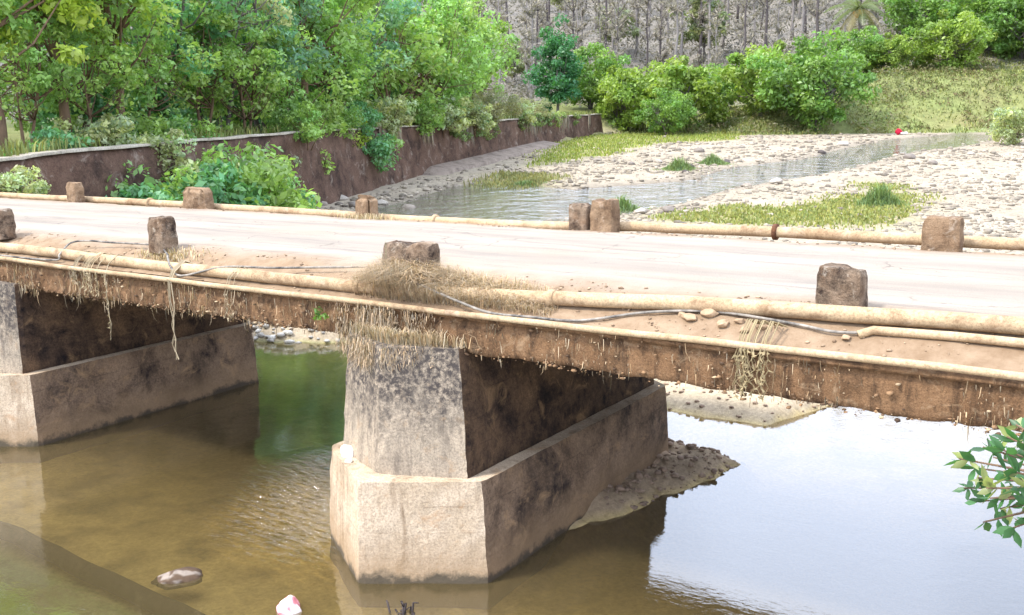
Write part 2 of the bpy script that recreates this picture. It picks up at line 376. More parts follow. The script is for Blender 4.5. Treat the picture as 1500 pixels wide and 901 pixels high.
# ground cover colours
t = sdf(GX, GY, VALLEY); dd = fwd(GX, GY)
def c3(r, g_, b): return np.array([r, g_, b], float)
nz = np.clip(.5+.7*fbm(GX*.35, GY*.35, 41), 0, 1)[..., None]
gravel = c3(.30, .245, .175)*nz+c3(.37, .315, .24)*(1-nz)
bedsand = c3(.54, .40, .15)*nz+c3(.64, .50, .22)*(1-nz)
mud = c3(.25, .18, .115)*nz+c3(.33, .25, .165)*(1-nz)
algae_mirror_tint = c3(.10, .19, .06)*nz+c3(.19, .27, .10)*(1-nz)  # green painted on the bed for the trees' reflection in the water
C = gravel.copy()
near = smooth(30, 20, dd)[..., None]; C = C*(1-near)+(c3(.47, .38, .26)*nz+c3(.40, .31, .205)*(1-nz))*near
k = smooth(.5, .1, sdf(GX, GY, MUDBAR))[..., None]; C = C*(1-k)+mud*k
blot = smooth(.05, .4, fbm(GX*1.6, GY*2.2, 57, 5))[..., None]*.6; bedsand = bedsand*(1-blot)+c3(.17, .125, .045)*blot
sub = smooth(.08, -.06, GZ)[..., None]; C = C*(1-sub)+bedsand*sub
grn = (smooth(-1.95, -2.5, GY)*smooth(2, -2, GX))[..., None]; C = C*(1-grn)+algae_mirror_tint*grn
grn2 = (smooth(2.5, 5., GY)*smooth(-.5, -3, GX)*smooth(.1, -.1, GZ))[..., None]*.75; C = C*(1-grn2)+algae_mirror_tint*grn2
ins = smooth(.6, -.6, sdf(GX, GY, STREAM))[..., None]*(GY > 10)[..., None]; C = C*(1-ins)+c3(.17, .14, .105)*ins
wetm = smooth(1.8, .2, sdf(GX, GY, STREAM)+1.2*fbm(GX*.5, GY*.5, 58))[..., None]*(GY > 10)[..., None]*.55; C = C*(1-wetm)+c3(.20, .17, .13)*wetm
for i, P in enumerate(GRASSP):
    k = .85*smooth(2.2, -2.0, sdf(GX, GY, P)+1.6*fbm(GX*.4, GY*.4, 50))[..., None]
    C = C*(1-k)+(c3(.25, .25, .085)*nz+c3(.30, .25, .12)*(1-nz))*k*1.
dryb = c3(.22, .20, .085)*nz+c3(.17, .22, .07)*(1-nz); litter_hazed = c3(.20, .18, .155)*nz+c3(.26, .235, .20)*(1-nz)  # hill leaf litter lightened to paint in haze
k = smooth(0, 2.5, t)[..., None]; C = C*(1-k)+dryb*k
k = smooth(16, 30, t)[..., None]; C = C*(1-k)+litter_hazed*k
ground = obj('ground', mesh_np('ground', np.stack([GX, GY, GZ], -1).reshape(-1, 3), GF, C.reshape(-1, 3), True), MAT['ground'])
tag(ground, 'river bed of sand and gravel with grassy banks and hillside', 'ground', kind='structure')

# ------------------------------------------------------------------ water
def sheet(name, xs, ys, zf, keep=None):
    X, Y = np.meshgrid(xs, ys); Z = zf(X, Y); n, m = len(xs), len(ys)
    ix = np.arange(n*m).reshape(m, n); F = np.stack([ix[:-1, :-1], ix[:-1, 1:], ix[1:, 1:], ix[1:, :-1]], -1).reshape(-1, 4)
    if keep is not None:
        K = keep(X, Y).ravel(); F = F[K[F].all(1)]
    V = np.stack([X, Y, Z], -1).reshape(-1, 3); u_, inv = np.unique(F, return_inverse=True)
    return mesh_np(name, V[u_], inv.reshape(F.shape), None, True)
rv = obj('river', sheet('river', np.linspace(-24, 62, 40), np.linspace(-120, 19, 40), lambda X, Y: X*0), MAT['water'])
tag(rv, 'calm shallow brown river pool under the bridge', 'water', kind='structure')
smx = obj('stream', sheet('stream', np.arange(-60, 60, 1.), np.arange(12, 125, 1.), lambda X, Y: zbed(fwd(X, Y))-.13,
          lambda X, Y: (sdf(X, Y, STREAM) < 1.5) & (Y > 13)), MAT['stream'])
tag(smx, 'rippled stream running over stones beyond the bridge', 'water', kind='structure')

# ------------------------------------------------------------------ bridge
def solid(name, rings, cap=True, sub=1):
    """closed prism through a list of rings (same vertex count)"""
    n = len(rings[0]); V = [v for r in rings for v in r]
    F4 = [(i*n+k, i*n+(k+1) % n, (i+1)*n+(k+1) % n, (i+1)*n+k) for i in range(len(rings)-1) for k in range(n)]
    me = bpy.data.meshes.new(name)
    F = F4+([tuple(reversed(range(n))), tuple(range((len(rings)-1)*n, len(rings)*n))] if cap else [])
    me.from_pydata([tuple(v) for v in V], [], F); me.update(); return me
def bevel(o, w_=.02, seg=2):
    m = o.modifiers.new('bevel', 'BEVEL'); m.width = w_; m.segments = seg; m.limit_method = 'ANGLE'; m.angle_limit = math.radians(35); return o
def rough_solid(name, ring_lo, ring_hi, nz_, step, amp, seed, top=True):
    """pier body: side walls on a fine grid, pushed in and out by noise, with a flat top"""
    lo = [Vector(p) for p in ring_lo]; hi = [Vector(p) for p in ring_hi]; n = len(lo)
    base = []
    for k in range(n):
        a, b = k, (k+1) % n; L = (lo[b]-lo[a]).length; m = max(1, int(L/step))
        for j in range(m): base.append((k, j/m))
    N_ = len(base); V = []
    ctr = sum(lo, Vector())/n
    qq, ii = np.meshgrid(np.arange(N_), np.arange(nz_+1)); zz = lo[0].z+(hi[0].z-lo[0].z)*ii/nz_
    NS = fbm(qq*step*2.5+seed, zz*2.5, seed, 5)*amp
    for i in range(nz_+1):
        tz = i/nz_
        for q, (k, s_) in enumerate(base):
            a = lo[k].lerp(lo[(k+1) % n], s_); b = hi[k].lerp(hi[(k+1) % n], s_); p = a.lerp(b, tz)
            e = lo[(k+1) % n]-lo[k]; nrm = Vector((e.y, -e.x, 0)).normalized()
            f = NS[i, q]
            if s_ == 0: f = -abs(f)*2.2-.012*(i == nz_)
            V.append(p+nrm*f)
    F = [(i*N_+k, i*N_+(k+1) % N_, (i+1)*N_+(k+1) % N_, (i+1)*N_+k) for i in range(nz_) for k in range(N_)]
    me = bpy.data.meshes.new(name)
    if top: F.append(tuple(range(nz_*N_, (nz_+1)*N_)))
    me.from_pydata([tuple(v) for v in V], [], F); me.update(); return me

bridge = tag(empty('bridge', (0, 0, 0)), 'old low concrete slab bridge on pointed piers standing in the river', 'bridge')
def ring(x0, x1, y0, y1, nose, z):
    xm = (x0+x1)/2
    return [(xm, y0-nose, z), (x1, y0, z), (x1, y1, z), (xm, y1+nose, z), (x0, y1, z), (x0, y0, z)]
for i, px in enumerate((0., -9.65, -19.3, 9.65)):
    seed = 3+i*7
    shm = rough_solid('pier', ring(px-2.36, px-.30, .03, 5.0, .44, 1.2), ring(px-2.26, px-.44, .14, 4.95, .40, 2.81), 32, .08, .022, seed)
    sh = obj('pier', shm, MAT['shaft'], bridge)
    bm_ = rough_solid('pier_base', ring(px-2.72, px+.02, 0, 5, .86, -.9), ring(px-2.60, px-.10, .05, 4.96, .80, 1.262), 44, .08, .024, seed+2)
    obj('pier_base', bm_, MAT['pier'], sh)
    for me in (shm, bm_):   # long sides take rough brown copies, darkened to paint in the deck's shade
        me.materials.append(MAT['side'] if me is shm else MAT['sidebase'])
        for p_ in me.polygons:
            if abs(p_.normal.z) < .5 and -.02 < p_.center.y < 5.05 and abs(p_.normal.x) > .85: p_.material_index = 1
slab = obj('deck_slab', solid('deck_slab', [[(x, .34, 2.80), (x, 6.0, 2.80), (x, 6.0, 3.44), (x, 1.0, 3.44), (x, .34, 3.14)] for x in (-24, 12)]), MAT['slab'], bridge)
ab = obj('abutment', solid('abutment', [[(-25, -.2, z), (-22.6, -.2, z), (-22.6, 6.4, z), (-25, 6.4, z)] for z in (-.8, 2.79)]), MAT['pier'], bridge)
# weathered fascia: a fine grid with spalled patches and a ragged lower lip
xs = np.arange(-24, 12.01, .05); prof = [(.34, 2.792), (.27, 2.785), (.245, 2.80), (.24, 2.85), (.243, 2.9), (.245, 2.96), (.25, 3.02), (.262, 3.08), (.285, 3.125), (.222, 3.15), (.205, 3.175), (.222, 3.2), (.26, 3.212), (.34, 3.22)]
FX, K = np.meshgrid(xs, np.arange(len(prof))); py_ = np.array([p[0] for p in prof])[K]; pz_ = np.array([p[1] for p in prof])[K]
wgt = np.clip(np.minimum(K, len(prof)-1-K)/2, 0, 1)
nse = fbm(FX*2.2, pz_*5, 61, 5); chip = smooth(.12, .3, fbm(FX*4., pz_*8+9, 63, 4))
leftrag = smooth(1.5, -1.5, FX)
FY = py_+wgt*(-.02*nse+.04*chip*(.4+.6*leftrag)-.04*leftrag*np.abs(fbm(FX*6, pz_*6, 65, 3)))
low = (K <= 3)*1.
FZ = pz_+low*(-.025-.05*np.abs(fbm(FX*3, FX*0, 71, 4))-.05*leftrag*np.abs(fbm(FX*7, FX*0+3, 72, 3)))
nxx = len(xs); ix = np.arange(nxx*len(prof)).reshape(len(prof), nxx)
FF = np.stack([ix[:-1, :-1], ix[:-1, 1:], ix[1:, 1:], ix[1:, :-1]], -1).reshape(-1, 4)
obj('fascia', mesh_np('fascia', np.stack([FX, FY, FZ], -1).reshape(-1, 3), FF, None, False), MAT['fascia'], bridge)
obj('far_edge_beam', solid('far_edge_beam', [[(x, 6.003, 2.78), (x, 6.2, 2.80), (x, 6.2, 3.36), (x, 6.003, 3.40)] for x in (-24, 12)]), MAT['fascia'], bridge)
# joint slot on the fascia where the right span meets a drain
# road: crowned carriageway with sandy shoulders
def road_z(x, y):
    z = np.interp(y, [.24, .3, .6, 1.0, 1.3, 3.4, 5.6, 5.9, 6.15], [3.205, 3.225, 3.345, 3.505, 3.55, 3.58, 3.55, 3.52, 3.43])
    r = smooth(1.25, .9, y)+smooth(5.5, 5.8, y)
    return z+.012*fbm(x*.8, y*.8, 81)+r*(.03*fbm(x*1.6, y*3, 83)+.012*fbm(x*7, y*7, 84))*smooth(.24, .4, y)
ry = np.concatenate([np.arange(.30, 1.4, .05), np.arange(1.4, 5.4, .25), np.arange(5.4, 6.16, .06)])
rd = obj('road', sheet('road', np.arange(-24, 12.01, .08), ry, road_z), MAT['road'])
tag(rd, 'pale dusty concrete roadway across the bridge with sandy edges', 'road', kind='structure')
ap = obj('road_approach', sheet('road_approach', np.arange(-80, -23.9, 1.), np.linspace(-.6, 7.2, 12), lambda X, Y: 3.5+.0*X+.03*fbm(X*.5, Y*.5, 3)), MAT['road'])
tag(ap, 'dusty road leading off the left end of the bridge', 'road', kind='structure')

# ------------------------------------------------------------------ guard posts
def post(x, y, wx, wy, h, tilt, mat, label, seed, group, taper=.05, rnd=.013, z0=3.46):
    n = 7; V = []; F = []
    r = random.Random(seed)
    # box with fine faces, corners knocked off
    def face(o, a, b, na, nb):
        s0 = len(V)
        for i in range(na+1):
            for j in range(nb+1):
                V.append(Vector(o)+Vector(a)*(i/na)+Vector(b)*(j/nb))
        for i in range(na):
            for j in range(nb):
                q = s0+i*(nb+1)+j; F.append((q, q+nb+1, q+nb+2, q+1))
    X, Y, Z = wx/2, wy/2, h; na, nb, nc = max(4, int(wx/.04)), max(4, int(wy/.04)), max(6, int(h/.04))
    face((-X, -Y, 0), (2*X, 0, 0), (0, 0, Z), na, nc); face((X, -Y, 0), (0, 2*Y, 0), (0, 0, Z), nb, nc)
    face((X, Y, 0), (-2*X, 0, 0), (0, 0, Z), na, nc); face((-X, Y, 0), (0, -2*Y, 0), (0, 0, Z), nb, nc)
    face((-X, -Y, Z), (2*X, 0, 0), (0, 2*Y, 0), na, nb)
    out = []; A_ = np.array([tuple(v) for v in V])
    NS = fbm(A_[:, 0]*7+A_[:, 1]*5+seed, A_[:, 2]*7+A_[:, 1]*3, seed, 4); BT_ = vnoise(A_[:, 0]*6+seed*3.1, A_[:, 2]*4+A_[:, 1]*6, seed+3)
    for v, ns, bite in zip(V, NS, BT_):
        fx, fy, fz = abs(v.x)/X, abs(v.y)/Y, v.z/Z
        # round the corners (inward pull where two or three faces meet)
        e = max(0, fx-.72)/.28; g = max(0, fy-.72)/.28; k = max(0, fz-.8)/.2
        p = Vector((v.x*(1-taper*fz), v.y*(1-taper*fz), v.z))
        p.x -= math.copysign(rnd*(e*g+e*k)*1.2, v.x); p.y -= math.copysign(rnd*(e*g+g*k)*1.2, v.y); p.z -= rnd*(e*k+g*k)*1.2
        d_ = Vector((v.x/X*(fx > .99), v.y/Y*(fy > .99), (fz > .99)))
        p += d_*ns*.022
        if k > 0 and bite > .6: p.z -= (bite-.6)*.16*k
        p.x += tilt*p.z
        out.append(tuple(p))
    me = bpy.data.meshes.new('guard_post'); me.from_pydata(out, [], F); me.update()
    o = obj('guard_post', me, mat, None, (x, y, z0)); tag(o, label, 'guard post', group); return o
NG, FG = 'guard posts along the near edge of the bridge', 'guard posts along the far edge of the bridge'
post(3.69, 1.08, .46, .3, .50, -.01, MAT['post'], 'dark brown rough guard post standing alone behind the pipe, near side, right', 3, NG)
post(-1.74, .84, .80, .30, .47, .02, MAT['post'], 'low wide dark guard post half buried in dry grass on the near edge', 8, NG)
post(-6.97, .93, .40, .32, .57, .0, MAT['post'], 'grey and brown streaked guard post on the near edge, left of the dry grass', 11, NG)
post(-11.5, .80, .42, .32, .54, .02, MAT['post'], 'near guard post cut off by the left border', 13, NG)
post(-17.1, 5.78, .42, .3, .58, 0, MAT['postpale'], 'small pale guard post farthest left on the far edge', 17, FG)
post(-12.3, 5.82, .80, .34, .56, 0, MAT['postpale'], 'wide pale guard post on the far edge before the green bush', 19, FG, rnd=.04)
post(-7.12, 5.84, .42, .3, .54, .0, MAT['postpale'], 'rounded pale guard post with grass at its foot on the far edge', 23, FG, rnd=.06)
post(-2.17, 5.86, .38, .3, .53, 0, MAT['post'], 'shorter left one of the two brown guard posts side by side, far edge', 29, FG)
post(-1.70, 5.86, .44, .34, .62, .01, MAT['postpale'], 'taller right one of the two brown guard posts side by side, far edge', 31, FG)
post(3.68, 5.80, .52, .3, .55, 0, MAT['postpale'], 'squared brown guard post with a crack, farthest right on the far edge', 37, FG, rnd=.012)

# ------------------------------------------------------------------ pipes and cable
def pipe_thing(label, pts, r, joints, mat=MAT['pipe'], jr=1.22, jl=.09, n=14, name='water_pipe', cat='pipe'):
    t_ = tag(empty(name, pts[0]), label, cat); O = Vector(pts[0])
    P = [Vector(p)-O for p in pts]
    mb = MB(); mb.tube(P, r, n); obj('pipe_section', mb.mesh('pipe_section', True), mat, t_)
    for a, kind in joints:
        seg = next(i for i in range(len(P)-1) if P[i].x <= a-O.x <= P[i+1].x)
        f = (a-O.x-P[seg].x)/(P[seg+1].x-P[seg].x); c = P[seg].lerp(P[seg+1], f); d_ = (P[seg+1]-P[seg]).normalized()
        mb = MB(); mb.tube([c-d_*jl/2, c-d_*jl*.4, c+d_*jl*.4, c+d_*jl/2], [r*1.02, r*jr, r*jr, r*1.02], n)
        obj('coupling' if kind else 'flange', mb.mesh('coupling', False), mat if kind else MAT['rust'], t_)
    return t_
def wob(pts, st=.5, a=.008, seed=1):
    out = []
    for (p, q) in zip(pts[:-1], pts[1:]):
        p, q = Vector(p), Vector(q); m = max(1, int((q-p).length/st))
        for j in range(m): out.append(p.lerp(q, j/m))
    out.append(Vector(pts[-1]))
    return [v+Vector((0, a*float(fbm(np.array([v.x*.6]), np.array([0.]), seed)[0]), a*float(fbm(np.array([v.x*.6]), np.array([7.]), seed)[0]))) for v in out]
pipe_thing('thick pale pipe lying along the near edge of the bridge', wob([(-23, .45, 3.36), (-11, .448, 3.366), (-8.87, .447, 3.364), (-6.14, .42, 3.352), (-3.9, .427, 3.354), (-1.46, .452, 3.366), (.3, .567, 3.418),
    (2.1, .745, 3.492), (3.06, .80, 3.515), (3.94, .83, 3.53), (4.8, .87, 3.55), (5.4, .9, 3.555), (9, .95, 3.56), (11.8, .95, 3.56)], .5, .02), .083, [(-7.9, 1), (-2.3, 1), (.55, 1)])
pipe_thing('thin pipe running along the lip of the bridge below the thick one', wob([(-23, .20, 3.215), (-10.3, .20, 3.225), (-5.2, .20, 3.20), (-2.35, .185, 3.225), (-.7, .185, 3.215), (1.4, .19, 3.235), (3.7, .21, 3.25), (5.44, .21, 3.25), (11.8, .21, 3.25)], .5, .02, 4), .036, [], n=10)
pipe_thing('short pale pipe starting beside the thick pipe near the right border', wob([(4.0, .60, 3.38), (4.12, .665, 3.425), (4.84, .69, 3.44), (5.4, .70, 3.44), (8, .70, 3.44), (11.8, .7, 3.44)], .6, .004, 6), .043, [], n=10)
pipe_thing('pale pipe along the far edge running behind the guard posts', wob([(-23.4, 6.12, 3.56), (-17.4, 6.10, 3.57), (-12.6, 6.12, 3.56), (-7.2, 6.12, 3.52), (-4, 6.12, 3.515), (-2.2, 6.13, 3.56), (-1.2, 6.13, 3.61), (1.26, 6.14, 3.64), (4.64, 6.16, 3.64), (11.8, 6.16, 3.64)], .5, .02, 9), .085,
           [(1.18, 0), (-14.5, 1), (-5.6, 1)], jr=1.5, jl=.07)
cp = [(-12, .26, 3.26), (-9.2, .30, 3.27), (-8.95, .34, 3.38), (-9.05, .62, 3.53), (-8.8, .80, 3.56), (-8.3, .88, 3.55), (-7.2, .93, 3.56), (-6.6, .7, 3.50), (-6.3, .5, 3.46), (-6.0, .32, 3.38), (-5.7, .27, 3.27), (-4.9, .4, 3.44), (-4.1, .58, 3.46), (-3.2, .8, 3.50),
      (-2.45, .93, 3.53), (-1.92, .72, 3.50), (-1.28, .42, 3.48), (-.6, .3, 3.35), (-.05, .20, 3.275), (.5, .22, 3.275), (1.07, .33, 3.27), (1.77, .6, 3.385), (2.5, .72, 3.44), (3.32, .67, 3.41), (3.75, .6, 3.385), (4.05, .63, 3.40)]
def spline(pts, k=5):
    P = [Vector(p) for p in pts]; out = []
    for i in range(len(P)-1):
        a, b, c, d_ = P[max(i-1, 0)], P[i], P[i+1], P[min(i+2, len(P)-1)]
        for j in range(k):
            s_ = j/k; out.append(.5*((2*b)+(c-a)*s_+(2*a-5*b+4*c-d_)*s_*s_+(3*b-a-3*c+d_)*s_**3))
    return out+[P[-1]]
mb = MB(); mb.tube(spline(cp), .016, 7)
tag(obj('cable', mb.mesh('cable', True), MAT['cable']), 'slack dusty black cable looping over and under the near pipes', 'cable')

# ------------------------------------------------------------------ rocks
ICO = None
def ico(sub=0):
    ph = (1+5**.5)/2
    V = [(-1, ph, 0), (1, ph, 0), (-1, -ph, 0), (1, -ph, 0), (0, -1, ph), (0, 1, ph), (0, -1, -ph), (0, 1, -ph), (ph, 0, -1), (ph, 0, 1), (-ph, 0, -1), (-ph, 0, 1)]
    F = [(0, 11, 5), (0, 5, 1), (0, 1, 7), (0, 7, 10), (0, 10, 11), (1, 5, 9), (5, 11, 4), (11, 10, 2), (10, 7, 6), (7, 1, 8), (3, 9, 4), (3, 4, 2), (3, 2, 6), (3, 6, 8), (3, 8, 9), (4, 9, 5), (2, 4, 11), (6, 2, 10), (8, 6, 7), (9, 8, 1)]
    V = [np.array(v)/np.linalg.norm(v) for v in V]
    for _ in range(sub):
        cache = {}; F2 = []
        def mid(a, b):
            k = (min(a, b), max(a, b))
            if k not in cache: m = V[a]+V[b]; V.append(m/np.linalg.norm(m)); cache[k] = len(V)-1
            return cache[k]
        for a, b, c in F:
            x, y, z = mid(a, b), mid(b, c), mid(c, a); F2 += [(a, x, z), (b, y, x), (c, z, y), (x, y, z)]
        F = F2
    return np.array(V), np.array(F)
def rock_mesh(name, sx, sy, sz, seed, col, sub=2, amp=.35, col2=None):
    V, F = ico(sub)
    n = fbm(V[:, 0]*1.3+seed, V[:, 1]*1.3+V[:, 2]*.9, seed, 4); r = 1+amp*n
    # a few planar cuts so that the rock is angular
    rs = np.random.default_rng(seed)
    P = V*r[:, None]
    for _ in range(7):
        a = rs.normal(size=3); a /= np.linalg.norm(a); h = rs.uniform(.6, .85); dd_ = P@a-h; P = P-np.where(dd_ > 0, dd_, 0)[:, None]*a*.9
    P = P*np.array([sx, sy, sz]); c = np.tile(np.array(col, float), (len(P), 1))
    if col2 is not None:
        k = smooth(.5, .62, vnoise(V[:, 0]*3+seed, V[:, 1]*3+V[:, 2]*2, seed+5))[:, None]; c = c*(1-k)+np.array(col2)*k
    return mesh_np(name, P, F, c, False)
def rock(x, y, z, s, seed, label, col, name='rock', cat='rock', group=None, col2=None, rz=0, mat='rock', sub=3):
    o = obj(name, rock_mesh(name, *s, seed, col, sub, .35, col2), MAT[mat], None, (x, y, z)); o.rotation_euler = (0, 0, rz); return tag(o, label, cat, group)
rock(-2.12, -.12, 1.31, (.10, .08, .12), 3, 'white rock resting on the near pier ledge, left corner', (.74, .70, .62))
rock(-1.95, -.28, 1.275, (.06, .05, .03), 4, 'small flat pale stone on the near pier ledge beside the white rock', (.66, .6, .5))
rock(-3.38, -1.88, -.02, (.30, .20, .12), 6, 'half sunken brown and white rock in shallow water at lower left', (.085, .055, .035), col2=(.22, .18, .145), rz=.9)
rock(-1.58, -1.72, .0, (.15, .13, .17), 9, 'pinkish white speckled rock at the bottom border', (.72, .62, .6), col2=(.58, .2, .22))
rock(-.12, 4.65, .12, (.22, .3, .2), 14, 'brown boulder on the mud against the far end of the near pier', (.3, .21, .14))
for i, (x, y, s) in enumerate([(2.26, .60, .10), (2.65, .56, .085), (2.9, .52, .07), (2.45, .68, .10), (3.05, .60, .07), (3.9, .56, .06), (2.15, .66, .06), (2.8, .64, .06)]):
    rock(x, y, float(road_z(np.array([x]), np.array([y]))[0])+s*.25, (s, s*.8, s*.5), 40+i, 'dusty broken stone on the ledge between the near pipes', (.36, .25, .155), 'ledge_stone', 'stone', 'broken stones on the ledge under the thick pipe', rz=i)
# sunken stones at lower left, and an added strip imitating the dark reflection of the bridge edge
for i, (x, y, s, c) in enumerate([(-5.35, -2.75, .16, (.34, .36, .10)), (-4.75, -2.75, .22, (.40, .36, .08)), (-5.6, -3.0, .10, (.5, .52, .44)), (-4.2, -2.9, .09, (.3, .3, .2)), (-5.95, -3.15, .12, (.45, .48, .42))]):
    rock(x, y, -.62, (s, s*.6, s*.5), 60+i, ['yellow green round stone under water at lower left', 'long yellow stone under water at lower left', 'pale small stone under water near the lower left corner', 'small brown stone under water beside the dark strip', 'pale grey stone in the lower left corner under water'][i], c, 'sunken_stone', 'stone', 'stones under water at lower left')
mb = MB(); mb.tube(wob([(-9.0, -2.0, -.20), (-6.9, -2.17, -.15), (-4.3, -2.22, -.13), (-2.9, -2.25, -.16), (-1.9, -2.3, -.26)], .3, .12, 12), .12, 9)
tag(obj('mirror_strip', mb.mesh('mirror_strip', True), MAT['darkbark']), 'dark straight strip imitating the mirrored bridge edge at lower left', 'reflection strip')
# twig snag in front of the near pier nose
mb = MB(); r = random.Random(5)
for k in range(12):
    a = r.uniform(0, 6.28); q = Vector((-.43+r.uniform(-.1, .1), -1.05+r.uniform(-.06, .06), -.3)); L = r.uniform(.3, .44)
    e = q+Vector((math.cos(a)*.1, math.sin(a)*.08, L)); mb.tube([q, q.lerp(e, .5)+Vector((r.uniform(-.03, .03), 0, .02)), e, e+Vector((r.uniform(-.07, .07), r.uniform(-.03, .03), -.02+r.uniform(-.03, .03)))], [.014, .013, .012, .009], 6)
tag(obj('driftwood_snag', mb.mesh('driftwood_snag', True), MAT['darkbark']), 'dark curled driftwood twigs poking out of the water below the near pier', 'driftwood')

# gravel: thousands of small stones, one object; the larger boulders are things
def scatter_stones(pts, sizes, cols, name):
    V0, F0 = ico(0); n = len(pts); rs = np.random.default_rng(5)
    J = 1+rs.uniform(-.28, .28, (n, 12, 1)); a = rs.uniform(0, 6.28, n); ca, sa = np.cos(a)[:, None], np.sin(a)[:, None]
    L = V0[None]*J*np.stack([sizes*rs.uniform(.8, 1.3, n), sizes*rs.uniform(.6, 1., n), sizes*rs.uniform(.35, .65, n)], -1)[:, None, :]
    X = L[..., 0]*ca-L[..., 1]*sa; Y = L[..., 0]*sa+L[..., 1]*ca
    V = np.stack([X, Y, L[..., 2]], -1)+pts[:, None, :]
    F = (F0[None]+(np.arange(n)*12)[:, None, None]).reshape(-1, 3)
    return mesh_np(name, V.reshape(-1, 3), F, np.repeat(cols, 12, 0), False)
n = 95000
u_ = NPR.uniform(250, 1720, n); d_ = 25+95*NPR.uniform(0, 1, n)**1.5
s_ = (u_-750)/1475*d_; X = CX+s_*CYW-d_*SY; Y = CY+s_*SY+d_*CYW
edge = np.interp(X, POOL_EDGE_X, POOL_EDGE_Y)
st = sdf(X, Y, STREAM); keep = (sdf(X, Y, VALLEY) < -1) & (Y > edge-.3) & (NPR.uniform(0, 1, n) < np.where(st < -.3, .30, .12+.95*smooth(.25, .75, vnoise(X*.22, Y*.22, 77)*.6+vnoise(X*.8, Y*.8, 78)*.4)))
for P in GRASSP: keep &= (sdf(X, Y, P) > .2) | (NPR.uniform(0, 1, n) < .08)
X, Y, d_ = X[keep], Y[keep], d_[keep]; Z = height(X, Y); n = len(X)
sz = (.026+.16*NPR.uniform(0, 1, n)**7)*(.7+d_/90)
v = NPR.uniform(0, 1, (n, 1)); cols = (c3(.40, .34, .26)*v+c3(.20, .17, .135)*(1-v))*NPR.uniform(.6, 1.15, (n, 1))
o = obj('gravel', scatter_stones(np.stack([X, Y, Z+sz*.12], -1), sz, cols, 'gravel'), MAT['stone']); tag(o, 'pale gravel and cobbles covering the dry river bed', 'gravel', kind='stuff')
# cobbles on the near shore seen under the left span and on the mud bar
PX, PY, SZ = [], [], []
for k in range(1900):
    if k < 900: x, y = RND.uniform(-16, -5), 0; y = float(np.interp(x, POOL_EDGE_X, POOL_EDGE_Y))+RND.uniform(-.3, 4); s = RND.uniform(.05, .16)
    elif k < 1600: x, y = RND.uniform(-.4, 1.1), RND.uniform(2.6, 5.9); s = .012+.07*RND.random()**3
    else: x, y = RND.uniform(-2, 2.5), RND.uniform(6.6, 12); s = RND.uniform(.015, .06)
    PX.append(x); PY.append(y); SZ.append(s)
PX, PY, SZ = map(np.array, (PX, PY, SZ)); PZ = height(PX, PY); kk = PZ > -.03; PX, PY, SZ, PZ = PX[kk], PY[kk], SZ[kk], PZ[kk]
v = NPR.uniform(0, 1, (len(PX), 1)); cols = np.where((PX < -4)[:, None], c3(.60, .57, .50)*v+c3(.34, .31, .27)*(1-v), c3(.28, .2, .14)*v+c3(.17, .12, .09)*(1-v))
o = obj('cobbles', scatter_stones(np.stack([PX, PY, PZ+SZ*.2], -1), SZ, cols, 'cobbles'), MAT['stone']); tag(o, 'grey cobbles and mud clods on the shores under the bridge', 'cobbles', kind='stuff')
protos = [rock_mesh('boulder', 1, .75, .5, 80+i, c, 2) for i, c in enumerate([(.36, .32, .27), (.27, .23, .185), (.20, .17, .145), (.09, .075, .068)])]
BL = [(420, 310), (470, 300), (520, 303), (560, 296), (600, 300), (640, 303), (500, 292), (690, 318), (720, 312), (660, 292), (760, 300), (1015, 245), (1070, 238), (1210, 222), (1283, 215), (1145, 268), (1100, 272), (985, 310), (945, 312), (1190, 208), (1340, 232), (1240, 212), (880, 235), (930, 240), (970, 238), (1010, 252), (1375, 240), (1430, 225), (1090, 216), (1030, 222)]
for i, (u, vv) in enumerate(BL):
    x, y = bed_site(u, vv); o = obj('river_boulder', protos[3 if i in (11, 12, 13, 14, 25) else i % 3], MAT['stone'], None, (x, y, gh(x, y)+.08)); s = RND.uniform(.28, .5)*(1+.004*max(0, 300-vv)*.8); o.scale = (s, s, s); o.rotation_euler = (0, 0, RND.uniform(0, 6))
    dark = i in (11, 12, 13, 14, 25); tag(o, 'dark wet boulder in the stream beyond the bridge' if dark else 'pale boulder on the stony bed beyond the bridge', 'boulder', 'dark stream boulders' if dark else 'pale stream boulders')
x, y = bed_site(1324, 197)
cb = empty('cloth_bundle', (x, y, gh(x, y))); tag(cb, 'red and white cloth bundle dropped on the far gravel', 'cloth')
obj('red_cloth', rock_mesh('red_cloth', .42, .3, .36, 91, (.40, .015, .04), 3, .6), MAT['rock'], cb, (-.15, 0, .3)); obj('white_cloth', rock_mesh('white_cloth', .36, .3, .16, 92, (.78, .76, .74), 3, .6), MAT['rock'], cb, (.42, -.2, .12))

